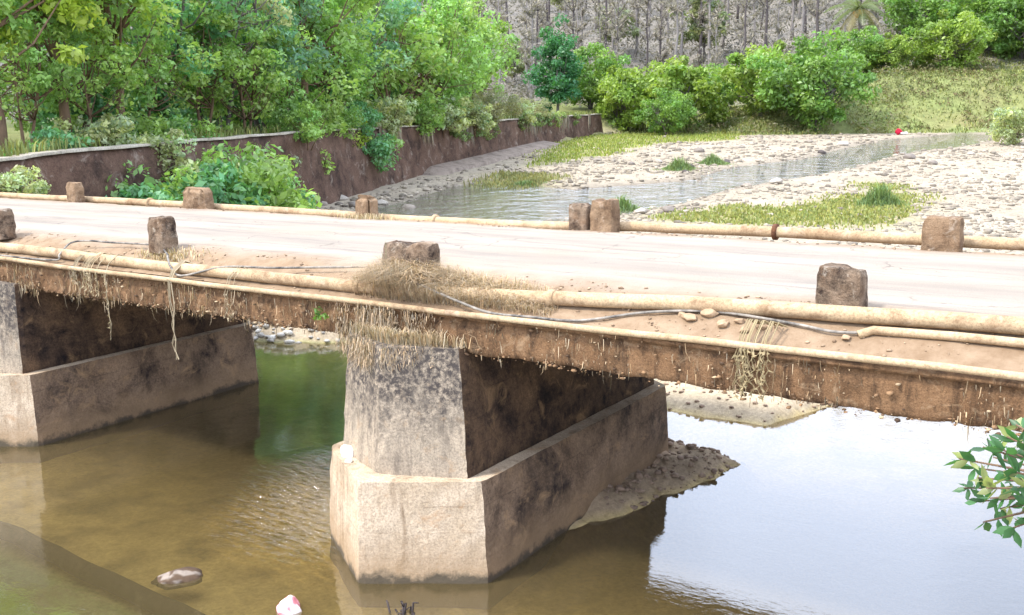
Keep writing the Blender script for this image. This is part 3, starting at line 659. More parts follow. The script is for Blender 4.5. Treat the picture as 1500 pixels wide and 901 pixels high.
# ------------------------------------------------------------------ river wall
def poly_interp(pts, zs, step):
    out = []
    for i in range(len(pts)-1):
        a, b = Vector((*pts[i], zs[i])), Vector((*pts[i+1], zs[i+1])); m = max(1, int((b-a).length/step))
        for j in range(m): out.append(a.lerp(b, j/m))
    out.append(Vector((*pts[-1], zs[-1]))); return out
sp = spline([(x, y, z) for (x, y), z in zip(WALL, WALL_Z)], 6)
wl = poly_interp([(p.x, p.y) for p in sp], [p.z for p in sp], .5)
wt = tag(empty('river_wall', (wl[0].x, wl[0].y, 0)), 'long dark mould-stained retaining wall curving along the left bank', 'retaining wall')
O = Vector((wl[0].x, wl[0].y, 0)); rows = 12; V = []; VC = []
for i, p in enumerate(wl):
    a, b = wl[max(0, i-1)], wl[min(len(wl)-1, i+1)]; td = Vector((b.x-a.x, b.y-a.y, 0)).normalized(); nn = Vector((td.y, -td.x, 0))   # toward the river
    base = float(zbed(fwd(p.x, p.y)))-.6
    for j in range(rows+1):
        tz = j/rows; z = base+(p.z-.14-base)*tz
        q = Vector((p.x, p.y, z))+nn*(.45*(1-tz)+.14*float(fbm(np.array([i*.5*1.1]), np.array([z*1.6]), 15)[0])); V.append(q-O)
    V.append(Vector((p.x, p.y, p.z-.14))-nn*.55-O)
    ca = [nn*.10, nn*.10, -nn*.5, -nn*.5]; cz = [p.z-.14, p.z-.05, p.z-.04, p.z-.14]
    jz = .07*float(fbm(np.array([i*.37]), np.array([3.]), 19)[0])
    VC += [Vector((p.x, p.y, z+jz))+k_-O for k_, z in zip(ca, cz)]
R_ = rows+2
F = np.array([(i*R_+j, (i+1)*R_+j, (i+1)*R_+j+1, i*R_+j+1) for i in range(len(wl)-1) for j in range(R_-1)])
obj('wall_body', mesh_np('wall_body', np.array(V), F, None, False), MAT['wall'], wt)
F = np.array([(i*4+j, (i+1)*4+j, (i+1)*4+j+1, i*4+j+1) for i in range(len(wl)-1) for j in range(3)])
obj('coping', mesh_np('coping', np.array(VC), F, None, False), MAT['coping'], wt)
# stone toe ledge at the foot of the wall, seen beyond the bridge
a0 = int(len(wl)*.42); mbt = MB(); tp = []
for i in range(a0, int(len(wl)*.80)):
    p = wl[i]; a, b = wl[i-1], wl[min(len(wl)-1, i+1)]; td = Vector((b.x-a.x, b.y-a.y, 0)).normalized(); nn = Vector((td.y, -td.x, 0)); zb = float(zbed(fwd(p.x, p.y))); e_ = float(smooth(0, 8, i-a0)*smooth(0, 8, int(len(wl)*.80)-1-i)); k_ = .9*(1-e_)
    tp.append([Vector((p.x, p.y, zb-.5-k_))+nn*2.1-O, Vector((p.x, p.y, zb+.22-k_))+nn*1.9-O, Vector((p.x, p.y, zb+.5-k_))+nn*.3-O])
V = [v for r_ in tp for v in r_]; F = np.array([(i*3+j, (i+1)*3+j, (i+1)*3+j+1, i*3+j+1) for i in range(len(tp)-1) for j in range(2)])
obj('toe_ledge', mesh_np('toe_ledge', np.array(V), F), concrete('toe concrete', (.3, .24, .19), (.2, .16, .13), (.08, .06, .05), .5, False, None, .6), wt)

# ------------------------------------------------------------------ foliage
def leaves(centers, radii, per, size, tint, rng, up=.35, aspect=.5, droop=.0, jitter=.25, shell=.55):
    """leaf quads around clump centres. centers (k,3), radii (k,)"""
    k = len(centers); n = k*per
    c = np.repeat(centers, per, 0); r = np.repeat(radii, per)
    dirs = rng.normal(size=(n, 3)); dirs /= np.linalg.norm(dirs, axis=1)[:, None]
    rad = r*(shell+(1-shell)*rng.uniform(0, 1, n))*rng.uniform(.75, 1.1, n); P = c+dirs*rad[:, None]*np.array([1, 1, .75])
    nrm = dirs*.7+rng.normal(size=(n, 3))*.6+np.array([0, 0, up]); nrm /= np.linalg.norm(nrm, axis=1)[:, None]
    a = np.cross(nrm, rng.normal(size=(n, 3))); a[:, 2] -= droop; a /= np.linalg.norm(a, axis=1)[:, None]; b = np.cross(nrm, a)
    s = size*(.55+1.15*rng.uniform(0, 1, n)**1.6)[:, None]
    V = np.stack([P-a*s*.5, P+b*s*aspect*.5, P+a*s*.5+nrm*s*-.15, P-b*s*aspect*.5], 1).reshape(-1, 3)
    F = np.arange(n*4).reshape(-1, 4)
    tc = np.array(tint, float); per_clump = np.repeat(rng.uniform(1-jitter, 1+jitter, (k, 1)), per, 0)
    hue = np.repeat(rng.uniform(-1, 1, (k, 1)), per, 0)
    col = tc[None]*per_clump*rng.uniform(.7, 1.3, (n, 1))*(1+hue*np.array([[.13, .02, -.1]]))
    return V, F, np.repeat(np.clip(col, .004, .9), 4, 0)
def crown_points(rng, k, rx, rz, zc, flat=.0, lump=.35, low=-1.):
    out = []
    while len(out) < k:
        p = rng.normal(size=3); p /= np.linalg.norm(p); rr = rng.uniform(.25, 1)**.5
        ang = math.atan2(p[1], p[0]); f = 1+lump*math.sin(ang*3+k)*.5+rng.uniform(-lump, lump)*.5
        q = p*rr*f
        if q[2] < low: continue
        out.append((q[0]*rx, q[1]*rx, zc+q[2]*rz))
    return np.array(out)
def tree_meshes(seed, h, rx, rz, zc, tint, k=70, per=110, size=.24, tr=.16, cr=.9, lean=0., low=-1., forks=1, barkn=9, aspect=.5, droop=0.):
    rng = np.random.default_rng(seed); r = random.Random(seed)
    C_ = crown_points(rng, k, rx, rz, zc, low=low)
    C_[:, 0] += lean*C_[:, 2]
    V, F, c = leaves(C_, rng.uniform(.6, 1.25, k)*cr, per, size, tint, rng, aspect=aspect, droop=droop)
    crown = mesh_np('crown', V, F, c, False)
    mb = MB()
    for f in range(forks):
        ox, oy = (r.uniform(-.25, .25)*f, r.uniform(-.25, .25)*f); top = Vector((lean*zc+ox*6, oy*6, zc+rz*.4)); pts = []
        for i in range(7):
            s_ = i/6; pts.append(Vector((ox, oy, -.3)).lerp(top, s_)+Vector((r.uniform(-1, 1), r.uniform(-1, 1), 0))*.09*zc*.25*math.sin(math.pi*s_)*1.2)
        mb.tube(pts, [tr*(1.25-1.05*i/6)/(1+.4*(forks > 1)) for i in range(7)], barkn)
        for q in range(0, k, max(1, k//16)):
            e = Vector(C_[q]); i = min(5, max(2, int(6*(.35+.5*r.random())))); b = pts[i]; m = b.lerp(e, .5)+Vector((0, 0, -.12*(e-b).length))
            mb.tube([b, m, e], [tr*.38, tr*.24, tr*.08], 5)
    return mb.mesh('trunk', True), crown
def plant(name, label, cat, meshes, x, y, s=1., rz=0., group=None, bark='bark', z=None, leafmat='leaf'):
    t_ = empty(name, (x, y, gh(x, y) if z is None else z), rz, s); tag(t_, label, cat, group)
    obj('trunk', meshes[0], MAT[bark], t_); obj('crown', meshes[1], MAT[leafmat], t_); return t_
YEL, MID, DEEP, BLUE, PALE = (.38, .49, .08), (.27, .42, .115), (.15, .33, .14), (.20, .38, .23), (.40, .45, .24)
T = [tree_meshes(101, 11, 3.8, 3.9, 7.4, YEL, 62, 90, .29, .17, .95, .02),
     tree_meshes(102, 13, 4.4, 4.8, 8.6, MID, 70, 95, .30, .2, 1.0, -.03),
     tree_meshes(103, 12, 3.8, 4.8, 7.8, DEEP, 72, 95, .28, .18, .95, .03),
     tree_meshes(104, 12, 4.0, 4.4, 7.2, BLUE, 66, 90, .28, .16, .95, 0., forks=2),
     tree_meshes(105, 9, 3.2, 3.4, 4.8, MID, 52, 90, .28, .13, .9, .0, forks=2),
     tree_meshes(106, 10, 3.4, 3.4, 6.2, PALE, 60, 90, .22, .13, .85, .05, forks=3)]
LT = [  # bearing, distance, mesh, scale, rotation, bark, label
    (8, 34, 0, .95, .3, 'bark', 'yellow green tree with a leaning brown trunk at the left border'),
    (105, 37.5, 1, .88, 1.1, 'bark', 'leafy tree with two thin trunks just behind the wall, second from left'),
    (186, 40, 0, .95, 2.2, 'bark', 'yellow green tree on a straight reddish trunk behind the wall'),
    (262, 47, 2, 1.0, .5, 'greybark', 'dark green tree standing behind the wall above the creeper'),
    (330, 50, 5, 1.15, 3.3, 'greybark', 'thin pale tree with several grey stems behind the wall'),
    (395, 54, 3, 1.05, 2., 'greybark', 'blue green tree with forked stems left of the bright one'),
    (455, 58, 1, 1.05, 4.1, 'bark', 'bright broad green tree reaching the top behind the wall'),
    (520, 66, 3, 1.1, .8, 'bark', 'blue green tree over the middle of the wall'),
    (575, 70, 4, 1.35, 1.9, 'bark', 'bushy mid green tree overhanging the stained wall'),
    (650, 78, 1, 1.05, 2.7, 'bark', 'green tree with outreaching boughs at the right end of the wood'),
    (612, 90, 2, 1.25, 3.6, 'bark', 'tall dark green tree behind the overhanging one'),
    (60, 48, 2, 1.2, 1.4, 'darkbark', 'dark tree deep in the wood at far left'),
    (150, 52, 3, 1.25, 2.5, 'darkbark', 'blue green tree deep in the wood behind the reddish trunk'),
    (235, 60, 0, 1.35, 4., 'darkbark', 'tall yellow green tree deep in the wood, upper left'),
    (345, 70, 2, 1.5, 5., 'darkbark', 'tall dark tree deep in the wood behind the grey stems'),
    (430, 78, 1, 1.5, 1., 'darkbark', 'tall green tree deep in the wood behind the bright one'),
    (520, 90, 2, 1.6, 2.2, 'darkbark', 'tallest dark tree at the back of the wood'),
    (-60, 40, 1, 1.1, 2.2, 'bark', 'green tree just outside the left border'),
    (-20, 58, 2, 1.4, 1.2, 'darkbark', 'dark tall tree behind the left border')]
for u, d, m, s, rz, bk, lab in LT:
    x, y = site(u, d); plant('broadleaf_tree', lab, 'tree', T[m], x, y, s, rz, 'green trees of the left bank wood', bk)
for u, d, m, s, rz, lab in [(40, 35.5, 4, .62, 1., 'low bushy tree behind the wall beside the leaning trunk'), (140, 38.5, 4, .66, 2., 'low bushy tree between the thin trunks and the reddish trunk'), (225, 43, 4, .75, 3., 'low bushy tree right of the reddish trunk'),
        (300, 48, 4, .8, .2, 'low bushy tree before the grey stems'), (365, 50, 4, .85, 1.4, 'low bushy tree under the blue green forked tree'), (430, 54.5, 4, .95, 2.6, 'low bushy tree under the bright broad tree'),
        (500, 62, 4, 1.05, 3.4, 'low bushy tree leaning over the wall middle'), (625, 75, 4, 1.3, 4.4, 'low bushy tree by the right end of the wood'), (690, 84, 1, .82, 5.1, 'rightmost green tree of the wood with boughs over the pale bushes'), (700, 92, 4, 1.25, .9, 'dense tree at the back of the wood beside the bare hill')]:
    x, y = site(u, d); plant('broadleaf_tree', lab, 'tree', T[m], x, y, s, rz, 'green trees of the left bank wood', 'bark')
# low undergrowth right behind the wall
UB = [tree_meshes(120+i, 3, 1.5, 1.1, 1.1, c, 34, 90, .2, .05, .55, 0., low=-.8, forks=2) for i, c in enumerate([MID, DEEP, YEL, PALE])]
UL = [(30, 33, 1, .9), (75, 34.5, 1, 1.), (150, 37.5, 3, .9), (225, 41, 0, 1.), (265, 43, 1, 1.2), (300, 45, 0, 1.1), (355, 48.5, 1, 1.), (395, 51, 3, 1.), (440, 55, 0, 1.2), (490, 60, 2, 1.3), (545, 66, 0, 1.5), (590, 71, 3, 1.4), (640, 78, 0, 1.5), (680, 83, 1, 1.5), (130, 41, 1, 1.4), (215, 46, 1, 1.5), (380, 60, 1, 1.9), (470, 68, 1, 2.), (560, 78, 1, 2.), (330, 56, 1, 1.6)]
UN = ['beside the leaning trunk', 'left of the two thin trunks', 'between the thin trunks and the reddish trunk', 'right of the reddish trunk', 'left of the grey stems', 'at the foot of the grey stems', 'right of the grey stems', 'under the forked blue green tree', 'under the bright broad tree',
      'left of the dark hanging creeper', 'above the dark hanging creeper', 'right of the dark hanging creeper', 'at the right end of the wood', 'nearest the pale feathery bush', 'deep between the thin trunks', 'deep behind the reddish trunk', 'deep behind the forked tree', 'deep behind the bright broad tree', 'deep behind the overhanging tree', 'deep behind the grey stems']
for i, (u, d, m, s) in enumerate(UL):
    x, y = site(u, d); plant('undergrowth_bush', ['green', 'dark green', 'yellow green', 'pale green'][m]+' undergrowth bush behind the wall '+UN[i], 'bush', UB[m], x, y, s, i*1.3, 'undergrowth bushes behind the wall')
# bushes in front of the wall, behind the bridge
FB = [(290, 38.5, 3, 1.5, 'tall pale creeper bush reaching the wall top left of the dark one'), (360, 37.5, 0, 1.5, 'broad leafy bush hanging over the far pipe'), (160, 33, 1, 1.1, 'dark low bush behind the small pale guard post'), (200, 34, 1, 1.25, 'dark green bush at the foot of the wall between two far guard posts'), (255, 35.5, 0, 1.35, 'leafy bush rising over the wide pale guard post'), (315, 36.5, 1, 1.5, 'bushy shrub against the wall right of the wide guard post'),
      (385, 40, 0, 1.35, 'spreading green bush hanging low beside the wall base'), (415, 42, 1, .95, 'small dark bush at the water end of the bush row'), (335, 41.5, 0, 1.5, 'creeper bush climbing up to the wall top')]
for u, d, m, s, lab in FB:
    x, y = site(u, d); plant('river_bush', lab, 'bush', [T, UB][1][m], x, y, s, u*.1, 'bushes between the bridge and the wall', z=max(.6, gh(x, y)) if gh(x, y) < 3 else .8)
x, y = site(232, 38.2); plant('creeper_bush', 'creeper draped over the wall face at left', 'bush', UB[3], x, y, .95, 1.1, z=3.0)
x, y = site(540, 61.5); plant('creeper_bush', 'dark green creeper hanging down the middle of the wall', 'bush', UB[1], x, y, 1.15, 2.1, z=2.2)
for i, (u, d, z, m, sc_, lab) in enumerate([(455, 51.5, 4.2, 0, .9, 'green bush spilling over the wall top behind the rounded far post'), (575, 64.5, 4.3, 3, 1.1, 'pale bush spilling over the wall right of the dark creeper'), (500, 57.5, 4.4, 0, .8, 'small green bush spilling over the wall left of the dark creeper'), (655, 74, 4.3, 3, 1.2, 'straw green bush spilling over the stained part of the wall'), (765, 92, 4.2, 3, 1.1, 'pale bush spilling over the wall near its far end'), (625, 70.5, 4.3, 0, 1.15, 'green bush spilling over the wall below the rightmost low tree'), (535, 60.5, 4.5, 1, .9, 'dark bush on the wall top above the hanging creeper'), (700, 79.5, 4.2, 3, 1.0, 'pale bush on the wall edge left of the feathery bush')]):
    x, y = site(u, d); plant('overhanging_bush', lab, 'bush', UB[m], x, y, sc_, i*1.7, 'bushes spilling over the wall', z=z)
x, y = site(22, 29); plant('roadside_weed_bush', 'pale yellow green weeds by the far road edge at the left border', 'weeds', UB[3], x, y, .62, .3, z=2.9)
WB = tree_meshes(140, 3, 2.0, 1.0, 1.0, (.30, .30, .17), 40, 120, .2, .05, .6, 0., low=-.6, aspect=.25, droop=.5)
for i, (u, d, s, lab) in enumerate([(728, 84, 1.25, 'pale feathery bush on top of the wall'), (785, 97, 1.0, 'smaller pale feathery bush farther along the wall'), (690, 81, .9, 'pale straw coloured bush hanging over the wall edge')]):
    x, y = site(u, d); plant('feathery_bush', lab, 'bush', WB, x, y, s, i, 'pale feathery bushes on the wall', z=4.9)

# trees and shrubs of the far bank
S = [tree_meshes(150, 8, 4.6, 3.6, 3.9, (.17, .29, .06), 110, 120, .36, .14, 1.15, 0., low=-.95, forks=3),
     tree_meshes(151, 8, 4.0, 3.4, 3.6, (.23, .33, .06), 90, 120, .36, .14, 1.1, 0., low=-.95, forks=3),
     tree_meshes(152, 9, 2.6, 4.4, 5.0, (.06, .19, .07), 80, 110, .34, .14, 1.0, 0.)]
FBK = [(1195, 110, 0, 1.25, 'large rounded green shrub tree alone at the gravel edge'), (1118, 117, 1, 1.2, 'yellow green shrub tree just left of the large rounded one'), (1000, 116, 1, 1.25, 'bright shrub tree above the end of the wall, right one'),
       (925, 121, 1, 1.1, 'bright shrub tree above the end of the wall, left one'), (822, 122, 2, 1.1, 'slender dark green tree before the bare hillside'), (870, 128, 0, 1.0, 'mid green tree between the dark slender one and the bright shrubs'),
       (985, 110, 0, .62, 'low leafy bush at the foot of the bright shrub trees'), (1395, 124, 1, 1.05, 'yellow green shrub crowning the dry grass mound'), (1440, 133, 0, 1.2, 'broad green tree on the mound near the right border'), (1350, 136, 0, 1.15, 'broad green tree on the mound beside the palm'),
       (1500, 128, 0, 1.15, 'dark green tree cut by the right border'), (1305, 126, 1, .7, 'small pale shrub at the left foot of the mound'), (1262, 128, 0, .75, 'small green shrub behind the large rounded one'), (1060, 128, 0, .75, 'green bush in the gap between the bright shrubs'), (1570, 122, 0, 1.2, 'green tree just beyond the right border')]
for i, (u, d, m, s, lab) in enumerate(FBK):
    x, y = site(u, d); plant('shrub_tree', lab, 'tree', S[m], x, y, s, i*1.7, 'green shrubs and trees of the far bank', 'greybark')
x, y = site(1492, 86); plant('river_shrub', 'low grey green shrub on the gravel at the right border', 'shrub', UB[3], x, y, 1.4, .4)

# palm
def palm():
    x, y = site(1255, 133); g_ = gh(x, y); zt = 18.2
    t_ = tag(empty('palm_tree', (x, y, g_)), 'coconut palm with drooping fronds and orange nuts on the hillside', 'palm'); h = zt-g_
    mb = MB(); mb.tube([(0, 0, -.5), (.3, .1, h*.35), (.2, .2, h*.7), (0, 0, h)], [.3, .22, .19, .17], 10); obj('trunk', mb.mesh('trunk', True), MAT['greybark'], t_)
    rng = random.Random(3)
    for k in range(18):
        a = k*2.399; el = .9-1.5*(k/18); L = rng.uniform(4.2, 5.2); pts = []
        p = Vector((0, 0, h)); d_ = Vector((math.cos(a)*math.cos(el), math.sin(a)*math.cos(el), math.sin(el)))
        for i in range(10): pts.append(p.copy()); p += d_*L/9; d_ = (d_+Vector((0, 0, -.17))).normalized()
        mb = MB(); col = (.13, .17, .05) if k < 13 else (.30, .25, .13)
        mb.tube(pts, [.05-.0045*i for i in range(10)], 5, (.2, .2, .08))
        for i in range(1, 40):
            s_ = i/40*8.99; q = pts[int(s_)].lerp(pts[min(9, int(s_)+1)], s_-int(s_)); td = (pts[min(9, int(s_)+1)]-pts[int(s_)]).normalized()
            sd = td.cross(Vector((0, 0, 1))).normalized(); ln = 1.1*math.sin(math.pi*(.12+.83*i/40))
            for sg in (-1, 1):
                e = q+sd*sg*ln*.75+td*ln*.4+Vector((0, 0, -ln*.55)); mb.add([q-td*.05, q+td*.05, e], (), [(0, 1, 2)], col)
        obj('frond', mb.mesh('frond', False, True), MAT['leaf'], t_)
    for k in range(7):
        a = k*.9; V_, F_ = ico(1); me = mesh_np('coconut', V_*np.array([.3, .3, .38]), F_, np.tile([.55, .25, .05], (len(V_), 1)), True)
        obj('coconut', me, MAT['stone'], t_, (math.cos(a)*.42, math.sin(a)*.42, h-.55-.18*(k % 3)))
palm()

# bare trees on the hillside: four kinds, many individuals
def bare(seed, h):
    r = random.Random(seed); mb = MB(); tw = MB(); pts = [Vector((0, 0, -.4))]; top = Vector((r.uniform(-.6, .6), r.uniform(-.6, .6), h))
    pts = [Vector((0, 0, -.4)).lerp(top, i/8)+Vector((r.uniform(-.15, .15), r.uniform(-.15, .15), 0)) for i in range(9)]
    mb.tube(pts, [.24-.023*i for i in range(9)], 6)
    for k in range(22):
        i = r.randint(3, 8); b = pts[i]; a = r.uniform(0, 6.28); L = r.uniform(1.2, 3.0); e = b+Vector((math.cos(a)*L*.7, math.sin(a)*L*.7, L*.75)); m = b.lerp(e, .5)+Vector((0, 0, -.2)); mb.tube([b, m, e], [.055, .04, .015], 4, cap=False)
        for q in range(46):
            s_ = r.uniform(.2, 1.05); o_ = b.lerp(e, s_); dv = Vector((r.gauss(0, 1), r.gauss(0, 1), r.gauss(.4, .8))).normalized()*r.uniform(.4, 1.0)
            sd = dv.cross(Vector((r.gauss(0, 1), r.gauss(0, 1), r.gauss(0, 1)))).normalized()*.035; g_ = r.uniform(.7, 1.25)
            leafy = r.random() < .3; col = (.34*g_, .30*g_, .24*g_) if leafy else (.31*g_, .28*g_, .26*g_); sd = sd*(3.2 if leafy else 1)  # twig tones paled to imitate haze
            tw.add([o_-sd, o_+sd, o_+dv], (), [(0, 1, 2)], col)
    return mb.mesh('trunk', True), tw.mesh('twigs', False, True)
BT = [bare(200+i, h) for i, h in enumerate([14, 17, 12, 18, 15])]
k = 0; grid = []
for d in np.arange(140, 262, 8.5):
    m_ = 26 if d < 170 else 20
    for j in range(19):
        u = 640+(j+RND.random())*53
        grid.append((u, d+RND.uniform(-4, 4)))
for u, d in grid:
    x, y = site(u, d); m = k % 5; dk = (k*7) % 4 == 0
    t_ = empty('bare_tree', (x, y, gh(x, y)), RND.uniform(0, 6), RND.uniform(.7, 1.2)); tag(t_, 'thin leafless grey tree standing on the dry hillside', 'tree', 'leafless trees on the hillside')
    me = BT[m][0]
    if not me.materials: me.materials.append(MAT['hilldark'] if m in (0, 3) else MAT['hillgrey'])
    obj('trunk', me, None, t_); obj('twigs', BT[m][1], MAT['dry'], t_)['kind'] = 'stuff'; k += 1
HB = tree_meshes(160, 7, 2.4, 2.6, 4.2, (.24, .27, .13), 40, 80, .4, .12, .9, 0.)
for i, (u, d) in enumerate([(760, 150), (905, 165), (1035, 158), (1090, 190), (985, 205), (1165, 172), (835, 190), (1230, 200), (700, 175), (1320, 165)]):
    x, y = site(u, d); plant('olive_tree', 'dull olive green tree scattered among the leafless hillside trees', 'tree', HB, x, y, RND.uniform(.9, 1.5), i, 'dull green trees on the hillside', 'greybark')
# brown brush and leaf litter mass on the hill, and green mass far left
def brush(name, label, n, us, ds, size, tints, zr, seed, cat='brush', mat='dry', cond=None):
    rng = np.random.default_rng(seed); u = rng.uniform(*us, n); d = rng.uniform(*ds, n); s = (u-750)/1475*d; X = CX+s*CYW-d*SY; Y = CY+s*SY+d*CYW
    if cond is not None:
        kk = cond(X, Y); X, Y = X[kk], Y[kk]
    Z = height(X, Y); per = 14; c = np.stack([X, Y, Z+rng.uniform(0, zr, len(X))], -1)
    V, F, col = leaves(c, np.full(len(X), .8*zr+.3), per, size, (1, 1, 1), rng, aspect=.4, jitter=.35)
    w_ = np.repeat(rng.uniform(0, 1, (len(X), 1)), per*4, 0); col = col*(np.array(tints[0])*w_+np.array(tints[1])*(1-w_))
    tag(obj(name, mesh_np(name, V, F, col), MAT[mat]), label, cat, kind='stuff')
brush('hill_brush', 'dry grey brown brush covering the hillside between the bare trees', 9000, (560, 1720), (130, 280), .5, [(.31, .28, .24), (.19, .18, .15)], 2.6, 4)
brush('forest_floor_brush', 'dense green undergrowth mass behind the left bank trees', 2600, (-160, 700), (62, 130), .42, [(.05, .10, .03), (.10, .13, .04)], 2.6, 6, mat='leaf', cond=lambda X, Y: sdf(X, Y, VALLEY) > 6)

inv = lambda X, Y: sdf(X, Y, VALLEY) > 1.5
brush('mound_brush', 'dry brown scrub on the far bank mound', 2000, (1270, 1800), (105, 132), .3, [(.20, .15, .085), (.15, .18, .06)], .5, 41, cond=lambda X, Y: (sdf(X, Y, VALLEY) > 3) & (vnoise(X*.22, Y*.22, 61) > .34))
brush('bank_scrub', 'low green and straw scrub at the foot of the far bank shrubs', 1300, (900, 1330), (104, 122), .3, [(.15, .21, .06), (.27, .22, .12)], .7, 43, mat='leaf', cond=lambda X, Y: (sdf(X, Y, VALLEY) > .5) & (vnoise(X*.3, Y*.3, 62) > .35))

# ------------------------------------------------------------------ grass
def blades(P, h, wdt, tint, rng, bend=.5, hang=False):
    n = len(P); a = rng.uniform(0, 6.28, n); dirx = np.stack([np.cos(a), np.sin(a), np.zeros(n)], -1); sd = np.stack([-np.sin(a), np.cos(a), np.zeros(n)], -1)
    hh = (h*rng.uniform(.5, 1.3, n))[:, None]; bb = bend*rng.uniform(.1, 1., n)[:, None]*hh; ww = (wdt*rng.uniform(.6, 1.3, n))[:, None]; up = np.array([0, 0, -1. if hang else 1.])
    m = P+dirx*bb*.3+up*hh*.6; e = P+dirx*bb+up*hh*(1-.25*bend)
    V = np.stack([P-sd*ww, P+sd*ww, m+sd*ww*.7, m-sd*ww*.7, e], 1).reshape(-1, 3); o = (np.arange(n)*5)[:, None]
    F4 = o+np.array([[0, 1, 2, 3]]); F3 = o+np.array([[3, 2, 4]])
    c = np.repeat(np.array(tint)[None]*rng.uniform(.6, 1.35, (n, 1))*(1+rng.uniform(-1, 1, (n, 1))*np.array([[.15, .03, -.1]])), 5, 0)
    return V, [F4, F3], c
def grass_obj(name, label, P, h, wdt, tint, seed, bend=.5, mat='grass', hang=False, cat='grass'):
    V, F, c = blades(np.asarray(P, float), h, wdt, tint, np.random.default_rng(seed), bend, hang)
    return tag(obj(name, mesh_np(name, V, F, c), MAT[mat]), label, cat, kind='stuff')
def in_poly(P, n, seed):
    rng = np.random.default_rng(seed); A = np.array(P); lo, hi = A.min(0), A.max(0); X = rng.uniform(lo[0], hi[0], n); Y = rng.uniform(lo[1], hi[1], n)
    k = sdf(X, Y, P)+1.6*fbm(X*.4, Y*.4, 50)+2.2*rng.uniform(-1, .6, n)*rng.uniform(0, 1, n) < 0; X, Y = X[k], Y[k]; return np.stack([X, Y, height(X, Y)], -1)
labs = ['yellow green grass patch on the gravel bar behind the far pipe', 'bright grass strip between the wall end and the stream', 'low grass islet in the stream beside the wall', 'short grass along the foot of the far bank']
for i, (P, nn_, h) in enumerate(zip(GRASSP, (7000, 8000, 2000, 22000), (.16, .24, .3, .28))):
    grass_obj('grass', labs[i], in_poly(P, nn_*2, 60+i), h, .05, [(.27, .28, .10), (.25, .29, .075), (.26, .25, .11), (.22, .25, .075)][i], 70+i)
# dry grass on the mound of the far bank
rng = np.random.default_rng(9); n = 26000; u = rng.uniform(890, 1760, n); d = rng.uniform(103, 140, n); s = (u-750)/1475*d; X = CX+s*CYW-d*SY; Y = CY+s*SY+d*CYW
k = (sdf(X, Y, VALLEY) > .5) & (vnoise(X*.3, Y*.3, 5) > .3); X, Y = X[k], Y[k]
grass_obj('dry_grass', 'dry straw coloured grass over the far bank mound', np.stack([X, Y, height(X, Y)], -1), .38, .06, (.23, .25, .09), 19, 1.3, 'dry')
# green tufts standing on the bar
for i, (u, vv, h, lab) in enumerate([(1300, 300, 1.5, 'tall green grass tuft on the gravel bar'), (915, 303, 1.2, 'green reed tuft at the water behind the double far post'), (1000, 248, 1.3, 'grey green reeds among stones left of the pool'), (1050, 240, 1.1, 'grey green reeds at the dark boulder by the pool'), (770, 268, .5, 'yellow sedge on the stream islet')]):
    x, y = bed_site(u, vv); rng = np.random.default_rng(i); n = 900; X = x+rng.normal(0, .7, n); Y = y+rng.normal(0, .6, n)
    grass_obj('grass_tuft', lab, np.stack([X, Y, height(X, Y)], -1), h*.85*np.exp(-((X-x)**2+(Y-y)**2)/.55)+.08, .022, (.19, .26, .11), 30+i, .9)
# weeds along the top of the wall
rng = np.random.default_rng(14); P = []
for q in range(5200):
    i = rng.integers(2, len(wl)-1); p = wl[i]; a, b = wl[i-1], wl[i]; f = rng.random(); off = rng.uniform(.25, 2.2); td = Vector((b.x-a.x, b.y-a.y, 0)).normalized(); nn = Vector((td.y, -td.x, 0)); z = p.lerp(a, f)-nn*off; P.append((z.x, z.y, p.z-.15))
P = np.array(P); P = P[vnoise(P[:, 0]*.3, P[:, 1]*.3, 8) > .42]
grass_obj('wall_weeds', 'green and straw weeds growing along the top of the wall', P, .55, .03, (.20, .22, .08), 15, .7)
rngc = np.random.default_rng(77); cc = []
for q in range(230):
    i = int(rngc.integers(int(len(wl)*.33), len(wl)-2)); p = wl[i]; b = wl[i-1]; td = Vector((p.x-b.x, p.y-b.y, 0)).normalized(); nn = Vector((td.y, -td.x, 0))
    if vnoise(np.array([i*.16]), np.array([2.]), 66)[0] < .45: continue
    z = p+nn*.25; cc.append((z.x, z.y, z.z+.15-1.5*rngc.random()**1.8))
V, F, c = leaves(np.array(cc), rngc.uniform(.25, .5, len(cc)), 42, .2, (.20, .27, .10), rngc, jitter=.45)
tag(obj('wall_creepers', mesh_np('wall_creepers', V, F, c), MAT['leaf']), 'leafy creepers spilling down the upper part of the wall', 'creeper', kind='stuff')
# hanging dead creepers on the wall
P = []
for q in range(2600):
    i = int(rng.integers(int(len(wl)*.35), int(len(wl)*.95))); p = wl[i]; b = wl[i-1]; td = Vector((p.x-b.x, p.y-b.y, 0)).normalized(); nn = Vector((td.y, -td.x, 0)); f = rng.random(); P.append(tuple(p.lerp(b, f)+nn*.16))
P = np.array(P); P = P[vnoise(P[:, 0]*.35, P[:, 1]*.35, 18) > .55]
grass_obj('dead_creepers', 'grey dead creepers hanging down the wall', P, 1.7, .03, (.30, .25, .19), 16, .12, 'dry', True, 'creeper')

